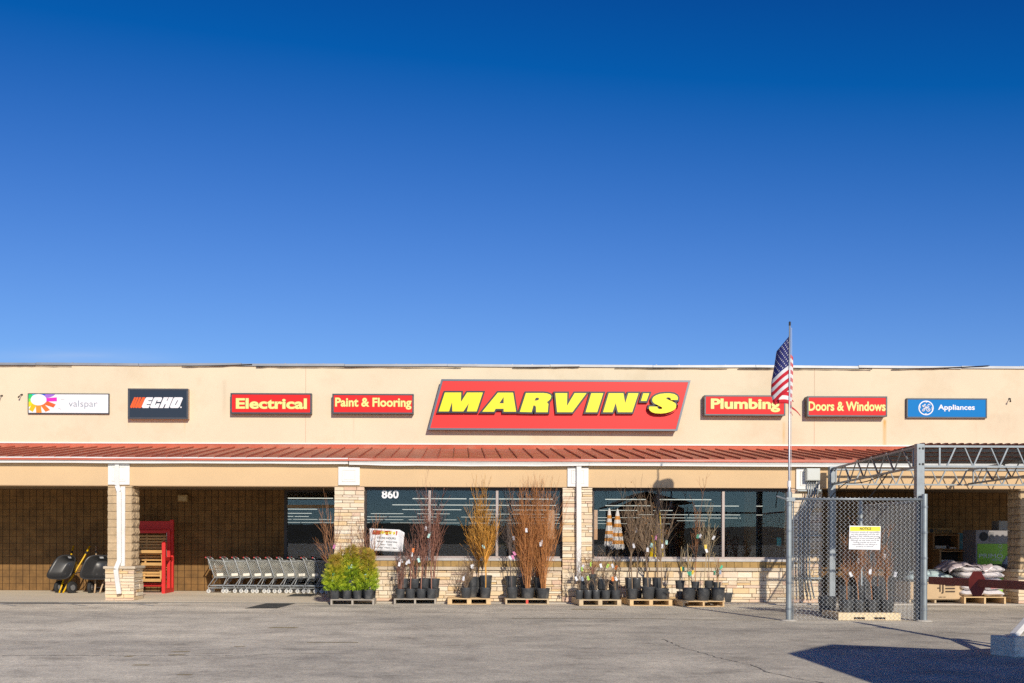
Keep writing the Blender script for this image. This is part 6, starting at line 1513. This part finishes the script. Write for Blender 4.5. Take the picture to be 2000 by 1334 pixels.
s = empty('water_machine', ((xa+xb_)/2, Y, 0), 'grey water machine with a bright green panel beside the right column', 'water machine')
b = MB(); b.box(xa, xb_, Y, Y+.75, .05, zt_); b.build('housing', M_mgrey, s, bevel=.015)
zg1, zg0 = PZ(1930,1062,Y), .15; b = MB(); b.box(xa+.04, xb_-.03, Y-.012, Y-.001, zg0, zg1); b.build('green_panel', M_mgreen, s)
b = MB(); x, z = P(1921,1048,Y); b.disc((x,Y-.004,z), .125, (0,-1,0), 24); b.build('round_vent', M_ink, s)
b = MB(); x0_, z1_ = P(1933,1039,Y); x1_, z0_ = P(1941,1058,Y); b.box(x0_, x1_, Y-.02, Y-.001, z0_, z1_); b.build('coin_panel', mat('coin_panel', (.22,.21,.21), .4), s)
text_part('PRIMO', PX(1912,Y), PX(1958,Y), PZ(1930,1090,Y), PZ(1930,1081.5,Y), Y-.014, M_wl, s, 'lettering', bold=-.004)
text_part('WATER', PX(1936,Y), PX(1958,Y), PZ(1930,1096,Y), PZ(1930,1091,Y), Y-.014, M_wl, s, 'lettering', bold=-.004)
for px, py, rr in ((1953.5,1066.5,.05),(1955.5,1073.5,.03),(1953,1077.5,.028)):
    x, z = P(px, py, Y); shape_part([[(x+q*math.cos(t*.262), z+q*math.sin(t*.262)) for t in range(24)] for q in (rr, rr*.8)], Y-.0125, M_wl, s, 'bubble_mark', depth=.003)
tb_ = empty('small_appliance_box', (PX(1962,Y), Y+.2, zt_), 'grey box standing on top of the green-panelled water machine', 'box'); xa, z1_ = P(1951, 1017, Y+.2); xb_, _ = P(1974, 1017, Y+.2); b = MB(); b.box(xa, xb_, Y+.2, Y+.6, zt_+.002, z1_); b.build('carton', mat('grey_carton', (.36,.35,.33), .6), tb_, bevel=.008)
# water jug in a wire basket on a stand
Y = 27.6; xa, zt_ = P(1946, 1103, Y); xb_, zb_ = P(1972, 1113, Y)
s = empty('wire_basket', ((xa+xb_)/2, Y, 0), 'dark wire basket on legs in front of the green-panelled machine', 'basket'); b = MB()
lattice(b, (xa,Y,zb_-.1), (xb_,Y,zb_-.1), (xb_,Y,zt_), (xa,Y,zt_), 10, 7, .006); lattice(b, (xa,Y+.3,zb_-.1), (xb_,Y+.3,zb_-.1), (xb_,Y+.3,zt_), (xa,Y+.3,zt_), 10, 7, .006)
for y in (Y, Y+.3): b.tube([(xa,y,zt_),(xb_,y,zt_)], .009, 5)
for x in (xa, xb_): b.tube([(x,Y,zt_),(x,Y+.3,zt_)], .009, 5)
b.box(xa, xb_, Y, Y+.3, zb_-.11, zb_-.10); b.build('wire_sides', M_dsteel, s)
for x in (xa, xb_):
    for y in (Y, Y+.3): b = MB(); b.tube([(x,y,0),(x,y,zb_-.1)], .010, 5); b.build('leg', M_dsteel, s)
jx, jz = P(1966, 1104, Y+.15); t = empty('water_jug', (jx, Y+.15, zb_-.099), 'translucent blue white water jug standing in the wire basket', 'jug'); b = MB(); hh = PZ(1966,1086,Y+.15)-(zb_-.099)
b.lathe([(.10,0),(.115,.02),(.115,hh*.28),(.105,hh*.32),(.115,hh*.36),(.115,hh*.62),(.06,hh*.82),(.03,hh*.86),(.03,hh)], 18, (jx, Y+.15, zb_-.099), cap0=True, cap1=True); b.build('body', mat('jug_plastic', (.55,.68,.76), .15), t, smooth=True)
# ------------------------------------------------------------------ things just inside the shop windows
def umbrella(px, pyt, pyb, halfpx, m1, m2, stripes, label, vertical=False, lean=0):
    Y = YG+.55; x, zt_ = P(px, pyt, Y); zb_ = PZ(px, pyb, Y); hw = halfpx/73; t = empty('folded_umbrella', (x, Y, 0), label, 'garden umbrella', 'folded umbrellas in the window')
    b = MB(); b.lathe([(.02,0),(.02,zt_)], 8, (x,Y,0)); b.lathe([(.20,0),(.20,.05),(.03,.07)], 14, (x,Y,.002), cap1=True); b.build('pole', M_dsteel, t)
    n = 24; k = 20; b = MB(); rows_ = []
    for i in range(k+1):
        u = i/k; r_ = .03+(hw-.03)*(u**.8); z = zt_-(zt_-zb_)*u; rr = []
        for j in range(n):
            a = 2*math.pi*j/n; f_ = 1+.16*math.cos(a*6)*u; rr.append((x+r_*f_*math.cos(a)+lean*(1-u), Y+r_*f_*.7*math.sin(a), z-.05*abs(math.sin(a*3))*u*(i == k)))
        rows_.append(rr)
    for i in range(k):
        for j in range(n):
            b.cur = (int(j/2) % 2) if vertical else int(i*stripes/k) % 2; b.quad(rows_[i][j], rows_[i][(j+1) % n], rows_[i+1][(j+1) % n], rows_[i+1][j])
    b.build('canopy', [m1, m2], t, smooth=True); b = MB(); b.lathe([(.03,zt_-.01),(.022,zt_+.03),(.001,zt_+.05)], 8, (x+lean,Y,0)); b.build('finial', M_white, t)
M_uw = mat('canvas_white', (.78,.74,.70), .85); M_uo = mat('canvas_orange', (.68,.30,.07), .85); M_uy = mat('canvas_yellow', (.80,.55,.0), .8); M_ut = mat('canvas_taupe', (.30,.24,.20), .85)
umbrella(1190, 996, 1064, 8.5, M_uw, M_uo, 9, 'narrower folded orange and white striped umbrella in the right window')
umbrella(1206, 997, 1070, 12, M_uw, M_uo, 9, 'wider folded orange and white striped umbrella in the right window')
umbrella(1285, 985, 1092, 14, M_uy, M_ut, 9, 'folded yellow and taupe umbrella behind the bare saplings in the right window', True)
def sheet(px0, py0, px1, py1, Y, m, label, nm='paper_sheet'):
    x0, z1 = P(px0, py0, Y); x1, z0 = P(px1, py1, Y); s = empty(nm, ((x0+x1)/2, Y, z0), label, 'paper'); b = MB(); n = 6
    for i in range(n):
        a, c = i/n, (i+1)/n; f = lambda u: Y+.006*math.sin(u*9); b.hexa([(x0+(x1-x0)*a,f(a),z0),(x0+(x1-x0)*c,f(c),z0),(x0+(x1-x0)*c,f(c)+.003,z0),(x0+(x1-x0)*a,f(a)+.003,z0),(x0+(x1-x0)*a,f(a),z1),(x0+(x1-x0)*c,f(c),z1),(x0+(x1-x0)*c,f(c)+.003,z1),(x0+(x1-x0)*a,f(a)+.003,z1)])
    b.build('sheet', m, s, weld=1e-5)
M_kraft = mat('kraft_paper', (.50,.30,.17), .85, var=.1)
sheet(1070, 996, 1083, 1053, YG+.06, M_kraft, 'tall kraft paper strip taped inside the right end of the left window')
sheet(1157.5, 996, 1167, 1054, YG+.06, M_kraft, 'tall brown paper strip taped at the left edge of the right window')
sheet(1517, 1050, 1526, 1066, YG+.10, mat('teal_paper', (.02,.30,.27), .7), 'small teal notice in the right window beside the fence post')
# interior post, counter and shelving
b = MB(); x = PX(1466, 31.5); b.box(x-.14, x+.14, 31.4, 31.7, 0, 3.74); part('interior_post', mat('tan_post', (.42,.28,.13), .7), b)
rng = random.Random(31)
M_gon = mat('gondola_grey', (.20,.19,.18), .6); goods = [mat('goods_'+n_, c, .6) for n_, c in (('red',(.35,.04,.03)),('blue',(.04,.08,.25)),('yellow',(.5,.33,.03)),('white',(.5,.5,.48)),('brown',(.22,.12,.06)))]
gl = ['dark shelving run deep inside the store, behind the left window', 'dark shelving run deep inside the store, behind the middle of the windows', 'dark shelving run deep inside the store, behind the right window']
for k, (xx, yy) in enumerate(((-4.5,38),(4,40),(13,37))):
    s = empty('store_shelving', (xx, yy, 0), gl[k], 'shelving', 'shelving runs in the store')
    b = MB(); b.box(xx-3.5, xx+3.5, yy, yy+.9, 0, 1.55); b.build('carcass', M_gon, s)
    for j in range(14): b = MB(); x = xx-3.4+j*.49; b.box(x, x+.4, yy-.08, yy-.002, .3+.45*(j % 3), .55+.45*(j % 3)); b.build('stock', goods[(j*3+k) % 5], s)
